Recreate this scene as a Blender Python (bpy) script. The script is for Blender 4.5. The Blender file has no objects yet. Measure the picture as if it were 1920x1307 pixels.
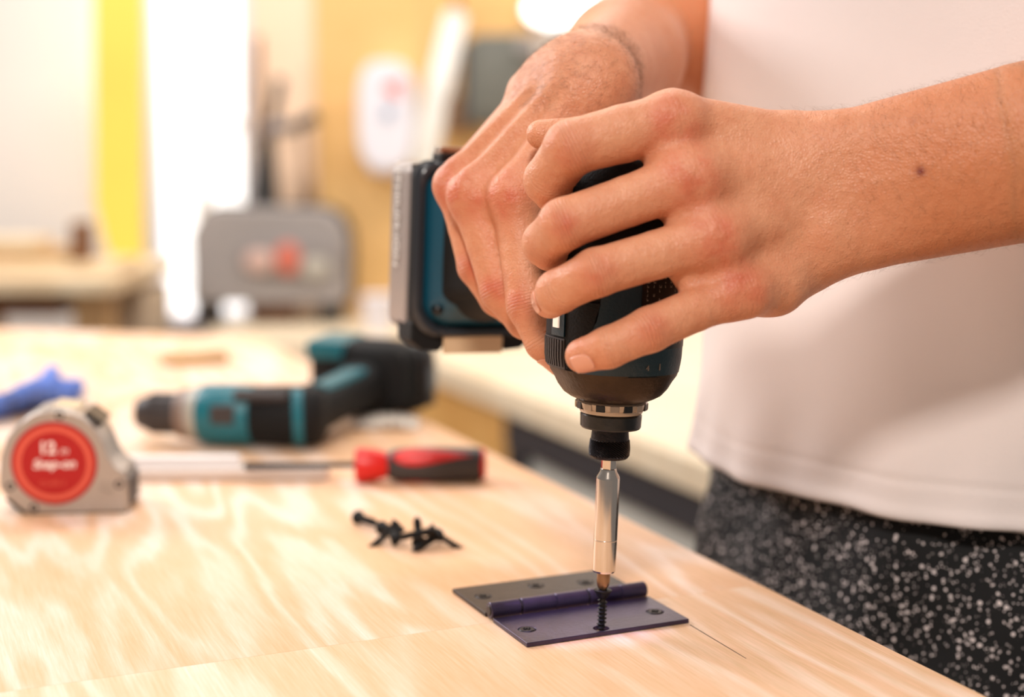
import bpy, bmesh, math, random
import numpy as np
from mathutils import Matrix, Vector
random.seed(7); rng = np.random.default_rng(7)
SC = bpy.context.scene; COL = SC.collection
R = math.radians
# ------------------------------------------------------------------ camera, world, lights
Z0 = 0.92                       # worktop height
CH = 0.222                      # camera height above the worktop
FPX = 2800.0; CX, CY = 960.0, 653.5
PITCH = math.atan((653.5-262)/FPX)
CAMP = np.array([0, 0, Z0+CH])
FW = np.array([0, math.cos(PITCH), -math.sin(PITCH)])
UPV = np.array([0, math.sin(PITCH), math.cos(PITCH)])
RT = np.array([1.0, 0, 0])
cam = bpy.data.cameras.new('camera'); cam.sensor_width = 36; cam.lens = FPX*36/1920
cam.clip_start = 0.02
cam.dof.use_dof = True; cam.dof.focus_distance = 0.655; cam.dof.aperture_fstop = 3.6
camo = bpy.data.objects.new('camera', cam); COL.objects.link(camo)
camo.location = CAMP; camo.rotation_euler = (math.pi/2-PITCH, 0, 0); SC.camera = camo
SC.view_settings.view_transform = 'Standard'; SC.view_settings.look = 'None'
SC.view_settings.gamma = 1; SC.view_settings.use_curve_mapping = False
SC.view_settings.exposure = 0.14
SC.cycles.use_denoising = True
SC.cycles.max_bounces = 8; SC.cycles.sample_clamp_indirect = 6
w = bpy.data.worlds.new('world'); SC.world = w; w.use_nodes = True
w.node_tree.nodes['Background'].inputs[0].default_value = (1.0, 0.94, 0.90, 1)
w.node_tree.nodes['Background'].inputs[1].default_value = 0.20
def area(name, loc, target, sx, sy, power, col=(1, 1, 1)):
    l = bpy.data.lights.new(name, 'AREA'); l.shape = 'RECTANGLE'; l.size = sx; l.size_y = sy
    l.energy = power; l.color = col
    o = bpy.data.objects.new(name, l); COL.objects.link(o); o.location = loc
    o.rotation_euler = (Vector(target)-Vector(loc)).to_track_quat('-Z', 'Y').to_euler()
    return o
area('window_light', (-1.7, 1.9, 2.1), (0.05, 0.75, 1.0), 0.9, 0.7, 32, (1.0, 0.96, 0.96))
area('ceiling_light', (-0.35, 0.55, 2.5), (0.0, 0.8, 0.95), 1.1, 0.6, 8, (1.0, 0.92, 0.86))
area('front_light', (-0.12, -0.75, 2.22), (0.2, 0.75, 1.1), 0.22, 0.18, 22, (1.0, 0.91, 0.84))
area('back_fill_light', (0.2, 2.3, 2.7), (0.0, 2.9, 1.0), 2.4, 0.6, 46, (1.0, 0.94, 0.88))  # unseen lamp added to brighten the background

def P(px, py, D): return CAMP + D*(FW + RT*(px-CX)/FPX - UPV*(py-CY)/FPX)
def T(px, py, z=0.0):
    d = FW + RT*(px-CX)/FPX - UPV*(py-CY)/FPX
    return CAMP + d*((Z0+z-CAMP[2])/d[2])
# ------------------------------------------------------------------ materials
def lin(c):
    return tuple(((v/255)/12.92 if v/255 <= .04045 else ((v/255+.055)/1.055)**2.4) for v in c)+(1.0,)
MATS = {}
def mat(name, col, rough=.5, metal=0.0, bump=0.0, bscale=200, var=0.0, vscale=30, emit=None, **kw):
    m = bpy.data.materials.new(name); m.use_nodes = True; nt = m.node_tree; N = nt.nodes; L = nt.links
    b = N['Principled BSDF']; b.inputs['Base Color'].default_value = lin(col)
    b.inputs['Roughness'].default_value = rough; b.inputs['Metallic'].default_value = metal
    for k, v in kw.items(): b.inputs[k.replace('_', ' ')].default_value = v
    tc = N.new('ShaderNodeTexCoord')
    if bump:
        n = N.new('ShaderNodeTexNoise'); n.inputs['Scale'].default_value = bscale; n.inputs['Detail'].default_value = 4
        L.new(tc.outputs['Object'], n.inputs['Vector'])
        bp = N.new('ShaderNodeBump'); bp.inputs['Strength'].default_value = bump; bp.inputs['Distance'].default_value = .002
        L.new(n.outputs['Fac'], bp.inputs['Height']); L.new(bp.outputs[0], b.inputs['Normal'])
    if var:
        n = N.new('ShaderNodeTexNoise'); n.inputs['Scale'].default_value = vscale; n.inputs['Detail'].default_value = 5
        L.new(tc.outputs['Object'], n.inputs['Vector'])
        rp = N.new('ShaderNodeValToRGB'); c = lin(col)
        rp.color_ramp.elements[0].position = .3; rp.color_ramp.elements[1].position = .7
        rp.color_ramp.elements[0].color = tuple(v*(1-var) for v in c[:3])+(1,)
        rp.color_ramp.elements[1].color = tuple(min(1, v*(1+var)) for v in c[:3])+(1,)
        L.new(n.outputs['Fac'], rp.inputs[0]); L.new(rp.outputs[0], b.inputs['Base Color'])
    if emit:
        b.inputs['Emission Color'].default_value = lin(emit[0]); b.inputs['Emission Strength'].default_value = emit[1]
    MATS[name] = m; return m
EANG = R(113.3)                                  # direction of the worktop's long edge
EV = np.array([math.cos(EANG), math.sin(EANG), 0]); NV = np.array([EV[1], -EV[0], 0])   # along the edge / away from the bench
def wood(name, c0, c1, c2, scale=1.0, rot=EANG, rough=.5, fine=1.0, dist=7.0, seed=0.0):
    m = bpy.data.materials.new(name); m.use_nodes = True; nt = m.node_tree; N = nt.nodes; L = nt.links
    b = N['Principled BSDF']; b.inputs['Roughness'].default_value = rough
    g = N.new('ShaderNodeNewGeometry')
    mp = N.new('ShaderNodeMapping'); mp.vector_type = 'TEXTURE'; mp.inputs['Rotation'].default_value = (0, 0, rot)
    mp.inputs['Location'].default_value = (seed, seed*.7, 0)
    L.new(g.outputs['Position'], mp.inputs['Vector'])
    def sc(v, sx, sy, sz=1):
        q = N.new('ShaderNodeMapping'); q.inputs['Scale'].default_value = (sx, sy, sz); L.new(v, q.inputs['Vector']); return q.outputs[0]
    # broad cathedral figure: contour bands of a stretched noise field
    n1 = N.new('ShaderNodeTexNoise'); n1.inputs['Scale'].default_value = 1; n1.inputs['Detail'].default_value = 3; n1.inputs['Roughness'].default_value = .42
    L.new(sc(mp.outputs[0], 2.9*scale, 19*scale, 5*scale), n1.inputs['Vector'])
    mm = N.new('ShaderNodeMath'); mm.operation = 'MULTIPLY'; mm.inputs[1].default_value = dist*6.28
    L.new(n1.outputs['Fac'], mm.inputs[0])
    si = N.new('ShaderNodeMath'); si.operation = 'SINE'; L.new(mm.outputs[0], si.inputs[0])
    nrm = N.new('ShaderNodeMapRange'); nrm.inputs[1].default_value = -1; nrm.inputs[2].default_value = 1; L.new(si.outputs[0], nrm.inputs[0])
    rp = N.new('ShaderNodeValToRGB'); e = rp.color_ramp.elements
    e[0].position = .1; e[0].color = lin(c1); e[1].position = .95; e[1].color = lin(c0)
    x = e.new(.55); x.color = tuple((a*.6+bb*.4) for a, bb in zip(lin(c1), lin(c0)))
    L.new(nrm.outputs[0], rp.inputs[0])
    # slow tone drift
    n2 = N.new('ShaderNodeTexNoise'); n2.inputs['Scale'].default_value = 1; n2.inputs['Detail'].default_value = 3
    L.new(sc(mp.outputs[0], 3*scale, 9*scale, 5), n2.inputs['Vector'])
    mr = N.new('ShaderNodeMapRange'); mr.inputs[1].default_value = .42; mr.inputs[2].default_value = .68; mr.inputs[4].default_value = .75; L.new(n2.outputs['Fac'], mr.inputs[0])
    mx = N.new('ShaderNodeMix'); mx.data_type = 'RGBA'; L.new(mr.outputs[0], mx.inputs[0]); L.new(rp.outputs[0], mx.inputs[6]); mx.inputs[7].default_value = lin(c2)
    # fine fibres
    n3 = N.new('ShaderNodeTexNoise'); n3.inputs['Scale'].default_value = 1; n3.inputs['Detail'].default_value = 4; n3.inputs['Roughness'].default_value = .7
    L.new(sc(mp.outputs[0], 30*scale, 700*scale, 300), n3.inputs['Vector'])
    m3 = N.new('ShaderNodeMapRange'); m3.inputs[1].default_value = .35; m3.inputs[2].default_value = .7; m3.inputs[3].default_value = 1-.16*fine; m3.inputs[4].default_value = 1.03
    L.new(n3.outputs['Fac'], m3.inputs[0])
    cc = N.new('ShaderNodeCombineColor'); 
    pw = N.new('ShaderNodeMath'); pw.operation = 'POWER'; pw.inputs[1].default_value = 2.0; L.new(m3.outputs[0], pw.inputs[0])
    L.new(m3.outputs[0], cc.inputs[0]); L.new(m3.outputs[0], cc.inputs[1]); L.new(pw.outputs[0], cc.inputs[2])
    m4 = N.new('ShaderNodeMix'); m4.data_type = 'RGBA'; m4.blend_type = 'MULTIPLY'; m4.inputs[0].default_value = 1
    L.new(mx.outputs[2], m4.inputs[6]); L.new(cc.outputs[0], m4.inputs[7])
    # small dark specks
    v = N.new('ShaderNodeTexVoronoi'); v.inputs['Scale'].default_value = 1; L.new(sc(mp.outputs[0], 14, 22, 1), v.inputs['Vector'])
    sp = N.new('ShaderNodeMapRange'); sp.inputs[1].default_value = .012; sp.inputs[2].default_value = .022; sp.inputs[3].default_value = .35; sp.inputs[4].default_value = 1
    L.new(v.outputs['Distance'], sp.inputs[0])
    m5 = N.new('ShaderNodeMix'); m5.data_type = 'RGBA'; m5.blend_type = 'MULTIPLY'; m5.inputs[0].default_value = 1
    c5 = N.new('ShaderNodeCombineColor'); [L.new(sp.outputs[0], c5.inputs[i]) for i in range(3)]
    L.new(m4.outputs[2], m5.inputs[6]); L.new(c5.outputs[0], m5.inputs[7])
    L.new(m5.outputs[2], b.inputs['Base Color'])
    bp = N.new('ShaderNodeBump'); bp.inputs['Strength'].default_value = .12*fine; bp.inputs['Distance'].default_value = .0006
    L.new(n3.outputs['Fac'], bp.inputs['Height']); L.new(bp.outputs[0], b.inputs['Normal'])
    MATS[name] = m; return m
W_TOP = wood('plywood_top', (248, 220, 206), (234, 190, 156), (226, 176, 134))
W_TOP2 = wood('plywood_front', (246, 217, 198), (236, 194, 160), (230, 186, 148), seed=3.1)
W_BENCH = wood('pale_bench_top', (240, 225, 205), (232, 212, 188), (228, 206, 180), rot=0, seed=1.7, dist=3)
W_PANEL = wood('plywood_panel', (226, 178, 112), (214, 162, 96), (206, 150, 84), rot=0, seed=5.2, dist=3)
W_WALL = wood('plywood_wall', (242, 198, 136), (236, 188, 124), (230, 178, 112), rot=0, seed=8.2, scale=.4, dist=3)
W_BROWN = wood('brown_wood', (150, 96, 50), (118, 70, 34), (100, 60, 32), rot=0, seed=2.2)
W_TAN = wood('tan_wood', (216, 180, 136), (200, 160, 116), (190, 150, 108), rot=0, seed=4.2)
W_CREAM = wood('cream_wood', (238, 218, 190), (226, 200, 168), (220, 190, 158), rot=0, seed=6.2)
M_BLACK = mat('black_rubber', (13, 13, 14), .7, Specular_IOR_Level=.3, bump=.25, bscale=900)
M_BLACKG = mat('black_gloss_plastic', (16, 17, 19), .3, bump=.1, bscale=300)
M_DKGREY = mat('dark_grey_plastic', (58, 52, 52), .5, bump=.2, bscale=500)
M_TEAL = mat('teal_plastic', (8, 70, 92), .42, bump=.12, bscale=700)
M_TEALD = mat('deep_teal_plastic', (3, 40, 54), .4, bump=.12, bscale=700)
M_TEALB = mat('bright_teal_plastic', (10, 104, 118), .4, bump=.1, bscale=700)
M_BRONZE = mat('dark_bronze_metal', (62, 48, 36), .38, .75, bump=.15, bscale=500, var=.3, vscale=60)
M_STEEL = mat('satin_steel', (222, 210, 198), .16, 1.0)
M_STEELD = mat('blackened_steel', (40, 36, 38), .42, .7, bump=.2, bscale=800)
M_BIT = mat('bronze_bit', (150, 118, 92), .35, .9)
M_SCREW = mat('black_phosphate_screw', (14, 13, 14), .5, .35, bump=.2, bscale=900)
M_CLEAR = mat('clear_smoky_plastic', (178, 160, 140), .14, .25, Coat_Weight=.6)
M_GREYB = mat('grey_battery_plastic', (150, 140, 136), .28, .15, bump=.15, bscale=500)
M_WHITEP = mat('white_print', (226, 224, 218), .5)
M_GREYP = mat('grey_print', (120, 112, 104), .6)
M_BEIGE = mat('beige_label', (214, 186, 150), .45)
M_STICK = mat('black_sticker', (7, 7, 8), .3)
M_HINGE = mat('bronze_hinge_violet_sheen', (66, 56, 78), .34, .6, bump=.12, bscale=700, var=.18, vscale=90)  # violet LED reflection mixed into the bronze base colour
M_HINGE2 = mat('dark_brown_hinge', (58, 50, 48), .42, .62, bump=.12, bscale=700, var=.18, vscale=90)
M_RED = mat('red_plastic', (214, 22, 12), .35)
M_REDL = mat('red_label', (178, 3, 6), .45)
M_SALMON = mat('salmon_ring', (222, 92, 70), .45)
M_SILVER = mat('satin_silver_plastic', (176, 165, 156), .3, .45, bump=.1, bscale=500)
M_WHITE = mat('white_plastic', (224, 222, 230), .5)
M_BLUE = mat('blue_rubber', (82, 118, 205), .55, var=.35, vscale=40)
M_WHITEW = mat('white_wall_paint', (250, 243, 237), .7, bump=.1, bscale=60, var=.03, vscale=3)
M_PEACH = mat('peach_board', (244, 212, 184), .7, var=.03, vscale=3)
M_YELLOW = mat('yellow_board', (248, 214, 92), .55, var=.06, vscale=4)
M_CASE = mat('grey_tool_case', (150, 143, 140), .6, bump=.2, bscale=120, var=.05, vscale=8)
M_CASED = mat('dark_grey_trim', (50, 47, 45), .6)
M_BOX = mat('grey_green_box', (104, 104, 96), .6, var=.08, vscale=8)
M_FRAME = mat('dark_frame', (44, 42, 48), .6, bump=.1, bscale=60)
M_PANEL = mat('pale_grey_panel', (206, 206, 198), .6, var=.04, vscale=5)
M_FLOOR = mat('concrete_floor', (170, 160, 148), .6, bump=.2, bscale=20, var=.1, vscale=3)
M_GLOW = mat('daylight_pane', (255, 255, 255), .5, emit=((255, 253, 250), 1.15))
M_LAMP = mat('lamp_diffuser', (255, 255, 255), .5, emit=((255, 252, 246), 3.0))
M_NAIL = mat('fingernail', (222, 156, 128), .32, Coat_Weight=.3)
M_HAIR = mat('body_hair', (112, 76, 46), .5)
# ------------------------------------------------------------------ object helpers
WM = {}
def link(o, parent=None, M=None):
    COL.objects.link(o)
    if parent is not None: o.parent = parent
    WM[o.name] = M if M is not None else (WM[parent.name] if parent is not None else Matrix.Identity(4))
    return o
def thing(name, label, cat, loc=(0, 0, 0), rot=None, group=None):
    o = bpy.data.objects.new(name, None); o.empty_display_size = .02
    M = Matrix.Translation(Vector(loc)) @ (rot.to_4x4() if rot is not None else Matrix.Identity(4))
    o.matrix_world = M; o.location = loc
    if rot is not None: o.rotation_euler = rot.to_euler()
    link(o, None, M); o['label'] = label; o['category'] = cat
    if group: o['group'] = group
    return o
def obj(name, verts, faces, m, parent=None, smooth=True, local=False, label=None, bevel=0, sharp=None):
    me = bpy.data.meshes.new(name)
    V = np.asarray(verts, float)
    if parent is not None and not local:
        Mi = np.array(WM[parent.name].inverted()); V = V @ Mi[:3, :3].T + Mi[:3, 3]
    if isinstance(faces, np.ndarray):
        n, k = faces.shape
        me.vertices.add(len(V)); me.vertices.foreach_set('co', V.astype(np.float32).ravel())
        me.loops.add(n*k); me.loops.foreach_set('vertex_index', faces.astype(np.int32).ravel())
        me.polygons.add(n); me.polygons.foreach_set('loop_start', (np.arange(n)*k).astype(np.int32)); me.polygons.foreach_set('loop_total', np.full(n, k, np.int32))
        me.update(calc_edges=True)
    else:
        me.from_pydata([tuple(v) for v in V], [], [tuple(f) for f in faces]); me.update()
    if smooth:
        me.polygons.foreach_set('use_smooth', np.ones(len(me.polygons), bool))
        if sharp: me.set_sharp_from_angle(angle=R(sharp))
    if m: me.materials.append(m)
    o = bpy.data.objects.new(name, me); link(o, parent)
    if label: o['label'] = label
    if bevel:
        b = o.modifiers.new('bevel', 'BEVEL'); b.width = bevel; b.segments = 3; b.limit_method = 'ANGLE'; b.angle_limit = R(35)
    return o
def tag(o, label=None, cat=None, group=None, kind=None):
    for k, v in (('label', label), ('category', cat), ('group', group), ('kind', kind)):
        if v: o[k] = v
    return o
def xf(V, M):
    A = np.array(M); V = np.asarray(V, float); return V @ A[:3, :3].T + A[:3, 3]
class MB:
    def __init__(s): s.v = []; s.f = []
    def add(s, V, F):
        n = len(s.v); s.v += [tuple(x) for x in V]; s.f += [tuple(i+n for i in f) for f in F]; return s
    def box(s, c, d, M=None):
        x, y, z = [q/2 for q in d]
        V = np.array([(a*x, b*y, e*z) for a in (-1, 1) for b in (-1, 1) for e in (-1, 1)])+np.array(c)
        if M is not None: V = xf(V, M)
        return s.add(V, [(0, 1, 3, 2), (4, 6, 7, 5), (0, 4, 5, 1), (2, 3, 7, 6), (0, 2, 6, 4), (1, 5, 7, 3)])
    def loft(s, rings, cap=True, M=None):
        n = len(rings[0]); V = np.concatenate([np.asarray(r, float) for r in rings])
        if M is not None: V = xf(V, M)
        F = [(i*n+j, i*n+(j+1) % n, (i+1)*n+(j+1) % n, (i+1)*n+j) for i in range(len(rings)-1) for j in range(n)]
        if cap: F += [tuple(range(n))[::-1], tuple((len(rings)-1)*n+j for j in range(n))]
        return s.add(V, F)
    def lathe(s, prof, seg=40, M=None, cap=True):     # prof: (r, z), around local z
        t = np.linspace(0, 2*np.pi, seg, endpoint=False)
        return s.loft([np.stack([r*np.cos(t), r*np.sin(t), np.full(seg, z)], 1) for r, z in prof], cap, M)
    def tube(s, pts, rad, seg=10):
        pts = [Vector(p) for p in pts]; rings = []
        rad = rad if hasattr(rad, '__len__') else [rad]*len(pts)
        u = None
        for i, p in enumerate(pts):
            d = (pts[min(i+1, len(pts)-1)]-pts[max(i-1, 0)]).normalized()
            if u is None: u = d.orthogonal().normalized()
            u = (u-d*u.dot(d)).normalized(); v = d.cross(u)
            rings.append([tuple(p+(u*math.cos(a)+v*math.sin(a))*rad[i]) for a in [2*math.pi*k/seg for k in range(seg)]])
        return s.loft(rings)
    def build(s, name, m, parent=None, **k): return obj(name, s.v, s.f, m, parent, **k)
def sring(cx, cy, a, b, n=2.0, N=48, z=0.0, order='xyz'):
    t = np.linspace(0, 2*np.pi, N, endpoint=False); c, s_ = np.cos(t), np.sin(t)
    x = cx+a*np.sign(c)*np.abs(c)**(2/n); y = cy+b*np.sign(s_)*np.abs(s_)**(2/n); zz = np.full(N, z)
    return np.stack([x, y, zz], 1)
def prism(outline, d0, d1, M, inset=0.0):          # outline in local (x,z), extruded along local y
    o = np.array(outline); c = o.mean(0)
    def r(y, k): q = c+(o-c)*k; return np.stack([q[:, 0], np.full(len(q), y), q[:, 1]], 1)
    k = 1-inset
    rs = [r(d0, k), r(d0+(d1-d0)*.08, 1), r(d1-(d1-d0)*.08, 1), r(d1, k)] if inset else [r(d0, 1), r(d1, 1)]
    return MB().loft(rs, True, M)
def frame(loc, x, y=None, z=None):
    x = Vector(x).normalized(); z = Vector(z if z is not None else (0, 0, 1)); z = (z-x*z.dot(x)).normalized(); y = z.cross(x)
    M = Matrix.Identity(4)
    for i, v in enumerate((x, y, z)):
        for j in range(3): M[j][i] = v[j]
    for j in range(3): M[j][3] = loc[j]
    return M
def text_mesh(s, size, M, name, m, parent, shear=0.0, ext=.0002, align='CENTER', bold=0.0, label=None):
    c = bpy.data.curves.new('t', 'FONT'); c.body = s; c.size = size; c.align_x = align; c.align_y = 'CENTER'; c.extrude = ext; c.shear = shear; c.offset = bold
    o = bpy.data.objects.new('t', c); COL.objects.link(o); dg = bpy.context.evaluated_depsgraph_get()
    me = bpy.data.meshes.new_from_object(o.evaluated_get(dg)); bpy.data.objects.remove(o)
    V = [tuple(v.co) for v in me.vertices]; F = [tuple(p.vertices) for p in me.polygons]
    return obj(name, xf(V, M), F, m, parent, smooth=False, label=label)
# ------------------------------------------------------------------ the setting
def B(px, py, Y):                                   # the point at world distance Y seen at a pixel
    d = FW + RT*(px-CX)/FPX - UPV*(py-CY)/FPX; return CAMP + d*(Y/d[1])
def slab(name, x0, x1, y0, y1, z0, z1, m, parent=None, **k):
    return MB().box(((x0+x1)/2, (y0+y1)/2, (z0+z1)/2), (x1-x0, y1-y0, z1-z0)).build(name, m, parent, smooth=False, **k)
YW = 3.22
xa, xb, xc, xd = [B(p, 300, YW)[0] for p in (272, 476, 596, 1000)]
tag(slab('floor', -3.2, 3.2, -1.2, 4.6, -.06, 0, M_FLOOR), kind='structure')
# back wall, built as lengths between which the daylit window opens
tag(slab('wall_back', -3.2, xa, YW, YW+.1, 0, 3.0, M_WHITEW), kind='structure')
tag(slab('wall_back', xa, xb, YW, YW+.1, 0, B(0, 612, YW)[2], M_WHITEW), kind='structure')
tag(slab('wall_back', xb, 3.2, YW, YW+.1, 0, 3.0, M_WHITEW), kind='structure')
win = slab('window_1', xa, xb, YW+.06, YW+.07, B(0, 612, YW)[2], 3.0, M_GLOW); tag(win, kind='structure')
wz = B(0, 612, YW)[2]
MB().box(((xa+xb)/2, YW+.02, wz+.012), (xb-xa, .12, .024)).build('window_sill', M_WHITE, win, smooth=False)
for x in (xa+.012, xb-.012):
    MB().box((x, YW+.03, (wz+3)/2), (.024, .06, 3-wz)).build('window_frame', M_WHITE, win, smooth=False)
mx = B(372, 300, YW)[0]; mz = B(0, 232, YW)[2]
MB().box((mx, YW+.045, (wz+mz)/2), (.035, .02, mz-wz)).box(((mx+xb)/2, YW+.045, mz), (xb-mx, .02, .02)).build('glazing_bar', M_WHITEW, win, smooth=False)
# plywood sheets that line the wall
tag(slab('peach_panel', xb, xc, YW-.012, YW, .5, 2.9, M_PEACH), 'tall pale peach board on back wall between bright window and plywood', 'board')
def wallboard(px0, px1, label):
    t = thing('plywood_sheet', label, 'plywood', (B((px0+px1)/2, 300, YW)[0], YW-.01, 1.6), group=None)
    slab('sheet', B(px0, 300, YW)[0]+.001, B(px1, 300, YW)[0]-.001, YW-.02, YW, .5, 2.9, W_WALL, t)
    return t
wallboard(596, 800, 'orange plywood sheet on back wall behind the white dispenser')
wallboard(800, 1000, 'orange plywood sheet on back wall behind the grey green box')
# left: white board, yellow board
slab_w = slab('white_board', B(-60, 300, YW)[0], B(168, 300, YW)[0], YW-.03, YW, .9, 2.9, M_WHITEW); tag(slab_w, 'large white board on back wall left of the yellow board', 'board')
yt = thing('yellow_board', 'bright yellow upright board between white board and window', 'board', (B(218, 300, 3.0)[0], 3.0, .9))
ol = [(176, 0), (266, 0), (266, 400), (270, 600), (240, 592), (226, 520), (196, 455), (178, 380)]
pts = [B(px, py if py else -40, 3.0) for px, py in ol]
MB().loft([[(p[0], 3.0, p[2]) for p in pts], [(p[0], 3.03, p[2]) for p in pts]]).build('face', M_YELLOW, yt, smooth=False)
lamp = thing('wall_lamp', 'glowing oval lamp on white wall above the grey green box', 'lamp', B(1060, 20, YW-.06))
ML = frame(B(1060, 18, YW-.03), (1, 0, 0))
MB().loft([sring(0, 0, .088, .040, 2.4, 40, 0), sring(0, 0, .088, .040, 2.4, 40, .012)], M=ML @ Matrix.Rotation(R(90), 4, 'X')).build('housing', M_WHITE, lamp)
MB().loft([sring(0, 0, .084, .037, 2.4, 40, .012), sring(0, 0, .080, .034, 2.4, 40, .03), sring(0, 0, .06, .022, 2.2, 40, .036)], M=ML @ Matrix.Rotation(R(90), 4, 'X')).build('diffuser', M_LAMP, lamp)
# ---- back bench against the wall, and the long bench running towards us
BZ = Z0-.15
def Tb(px, py): return T(px, py, -.15)
bb = thing('back_bench', 'pale topped bench along the back wall under the grey case', 'workbench', (Tb(600, 640)[0], 2.95, 0))
x0, x1 = Tb(425, 600)[0], 1.4; yf = Tb(600, 641)[1]
slab('worktop', x0, x1, yf, YW-.02, BZ-.035, BZ, W_BENCH, bb, bevel=.002)
slab('front_panel', x0+.02, x1-.02, yf+.03, yf+.05, .08, BZ-.035, W_PANEL, bb)
for x in (x0+.05, x1-.05): slab('leg', x-.03, x+.03, yf+.06, yf+.12, 0, BZ-.035, W_PANEL, bb)
# long bench: its near edge runs parallel to the worktop
e0 = Tb(1310, 866); e0[2] = 0
lb = thing('side_bench', 'white topped side bench with plywood end and dark frame', 'workbench', (e0[0], e0[1], 0))
ed = EV.copy(); nn = NV.copy()
def along(s, t, z): return e0+ed*s+nn*t+np.array([0, 0, z])
s_far = np.dot(Tb(690, 655)-e0, ed); s_near = -1.0
sP = np.dot(T(985, 768, -.19)-e0, ed)
def oblong(name, s0, s1, t0, t1, z0, z1, m, parent, **k):
    cl = lambda s, t: min(s, (yf-.004-e0[1]-nn[1]*t)/ed[1])
    V = [along(cl(s, t), t, z) for s in (s0, s1) for t in (t0, t1) for z in (z0, z1)]
    return obj(name, V, [(0, 1, 3, 2), (4, 6, 7, 5), (0, 4, 5, 1), (2, 3, 7, 6), (0, 2, 6, 4), (1, 5, 7, 3)], m, parent, smooth=False, **k)
oblong('worktop', s_near, s_far, 0, .62, BZ-.04, BZ, W_BENCH, lb, bevel=.002)
oblong('end_panel', sP+.01, s_far, .012, .034, .03, BZ-.04, W_PANEL, lb)
oblong('frame_rail', s_near, sP+.01, .01, .05, BZ-.095, BZ-.04, M_FRAME, lb)
for s in (sP-.02, s_near+.03): oblong('frame_post', s-.02, s+.02, .01, .05, 0, BZ-.095, M_FRAME, lb)
oblong('grey_panel', s_near+.05, sP-.04, .03, .045, .05, BZ-.095, M_PANEL, lb)
# ------------------------------------------------------------------ things on the back wall and back bench
def rbox(name, px0, py0, px1, py1, Y, dep, m, parent, n=5, N=48, label=None):
    a = B(px0, py0, Y); c = B(px1, py1, Y); cx, cz = (a[0]+c[0])/2, (a[2]+c[2])/2; hx, hz = abs(c[0]-a[0])/2, abs(a[2]-c[2])/2
    rs = []
    for k, y in ((.93, Y), (.99, Y+dep*.08), (1, Y+dep*.2), (1, Y+dep)):
        r = sring(cx, cz, hx-(1-k)*min(hx, hz), hz-(1-k)*min(hx, hz), n, N); rs.append(np.stack([r[:, 0], np.full(N, y), r[:, 1]], 1))
    return MB().loft(rs).build(name, m, parent, sharp=50, label=label)
d = thing('dispenser', 'white rounded dispenser with red and blue marks on plywood wall', 'dispenser', B(722, 325, YW-.12))
rbox('body', 667, 112, 778, 318, YW-.12, .10, M_WHITE, d, n=3.2)
M_DR = mat('red_mark', (226, 110, 96), .5); M_DB = mat('blue_mark', (150, 168, 190), .5)
a = B(736, 170, YW-.122)
obj('red_mark', *(lambda q: (q.v, q.f))(MB().box((0, 0, 0), (.034, .003, .016), frame(a, (1, 0, -.7))).box((0.012, 0, .012), (.024, .003, .010), frame(a, (1, 0, .2)))), M_DR, d, smooth=False)
a = B(728, 212, YW-.122)
MB().box((0, 0, 0), (.022, .003, .026), frame(a, (1, 0, -.3))).build('blue_mark', M_DB, d, smooth=False)
rbox('base', 690, 292, 758, 326, YW-.11, .06, M_WHITE, d, n=3)
g = thing('grey_box', 'grey green rounded box hung on plywood wall', 'box', B(940, 240, YW-.12))
rbox('case', 874, 62, 1006, 238, YW-.12, .10, M_BOX, g, n=6)
rbox('lid', 890, 74, 1002, 222, YW-.135, .02, M_BOX, g, n=6)
rbox('hinge_strip', 866, 80, 880, 250, YW-.11, .06, M_FRAME, g, n=5)
rbox('latch', 970, 70, 1004, 100, YW-.15, .02, M_CASE, g, n=4)
g = tag(rbox('brown_bracket', 836, 178, 876, 252, YW-.08, .06, mat('brown_bracket', (128, 92, 56), .6), None, n=3), 'small brown bracket on plywood wall left of grey box', 'bracket')
st = thing('straightedge', 'long metal straightedge, glare painted white, hanging at a slant from a dark wall hook', 'ruler', B(855, 10, YW-.04))
q0, q1, q2, q3 = B(832, 14, YW-.04), B(882, 18, YW-.04), B(822, 300, YW-.04), B(764, 300, YW-.04)
c0 = (q0+q1)/2; c1 = (q2+q3)/2
MS = frame((c0+c1)/2, (c0-c1)); Ls = np.linalg.norm(c0-c1)
MS = MS
ring = [(Ls/2-.0, 0), (Ls/2-.012, .024), (-Ls/2-.02, .030), (-Ls/2-.02, -.030), (Ls/2-.012, -.024)]
xx = Vector((c0-c1)).normalized(); zz = Vector((0, -1, 0)); yy = zz.cross(xx)
MM = Matrix(((xx.x, yy.x, zz.x, (c0+c1)[0]/2), (xx.y, yy.y, zz.y, (c0+c1)[1]/2), (xx.z, yy.z, zz.z, (c0+c1)[2]/2), (0, 0, 0, 1)))
MB().loft([[(x, y, 0) for x, y in ring], [(x, y, .006) for x, y in ring]], M=MM).build('blade', M_WHITE, st, smooth=False, bevel=.001).data.materials[0] = mat('straightedge_glare', (250, 250, 244), .35)  # white colour stands in for glare on the metal blade
MB().tube([B(857, 2, YW-.0), B(857, 2, YW-.07), B(857, -6, YW-.075)], .007).build('hook', M_FRAME, None)
hk = bpy.data.objects['hook']; tag(hk, 'dark wall hook that carries the straightedge', 'hook')
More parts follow.
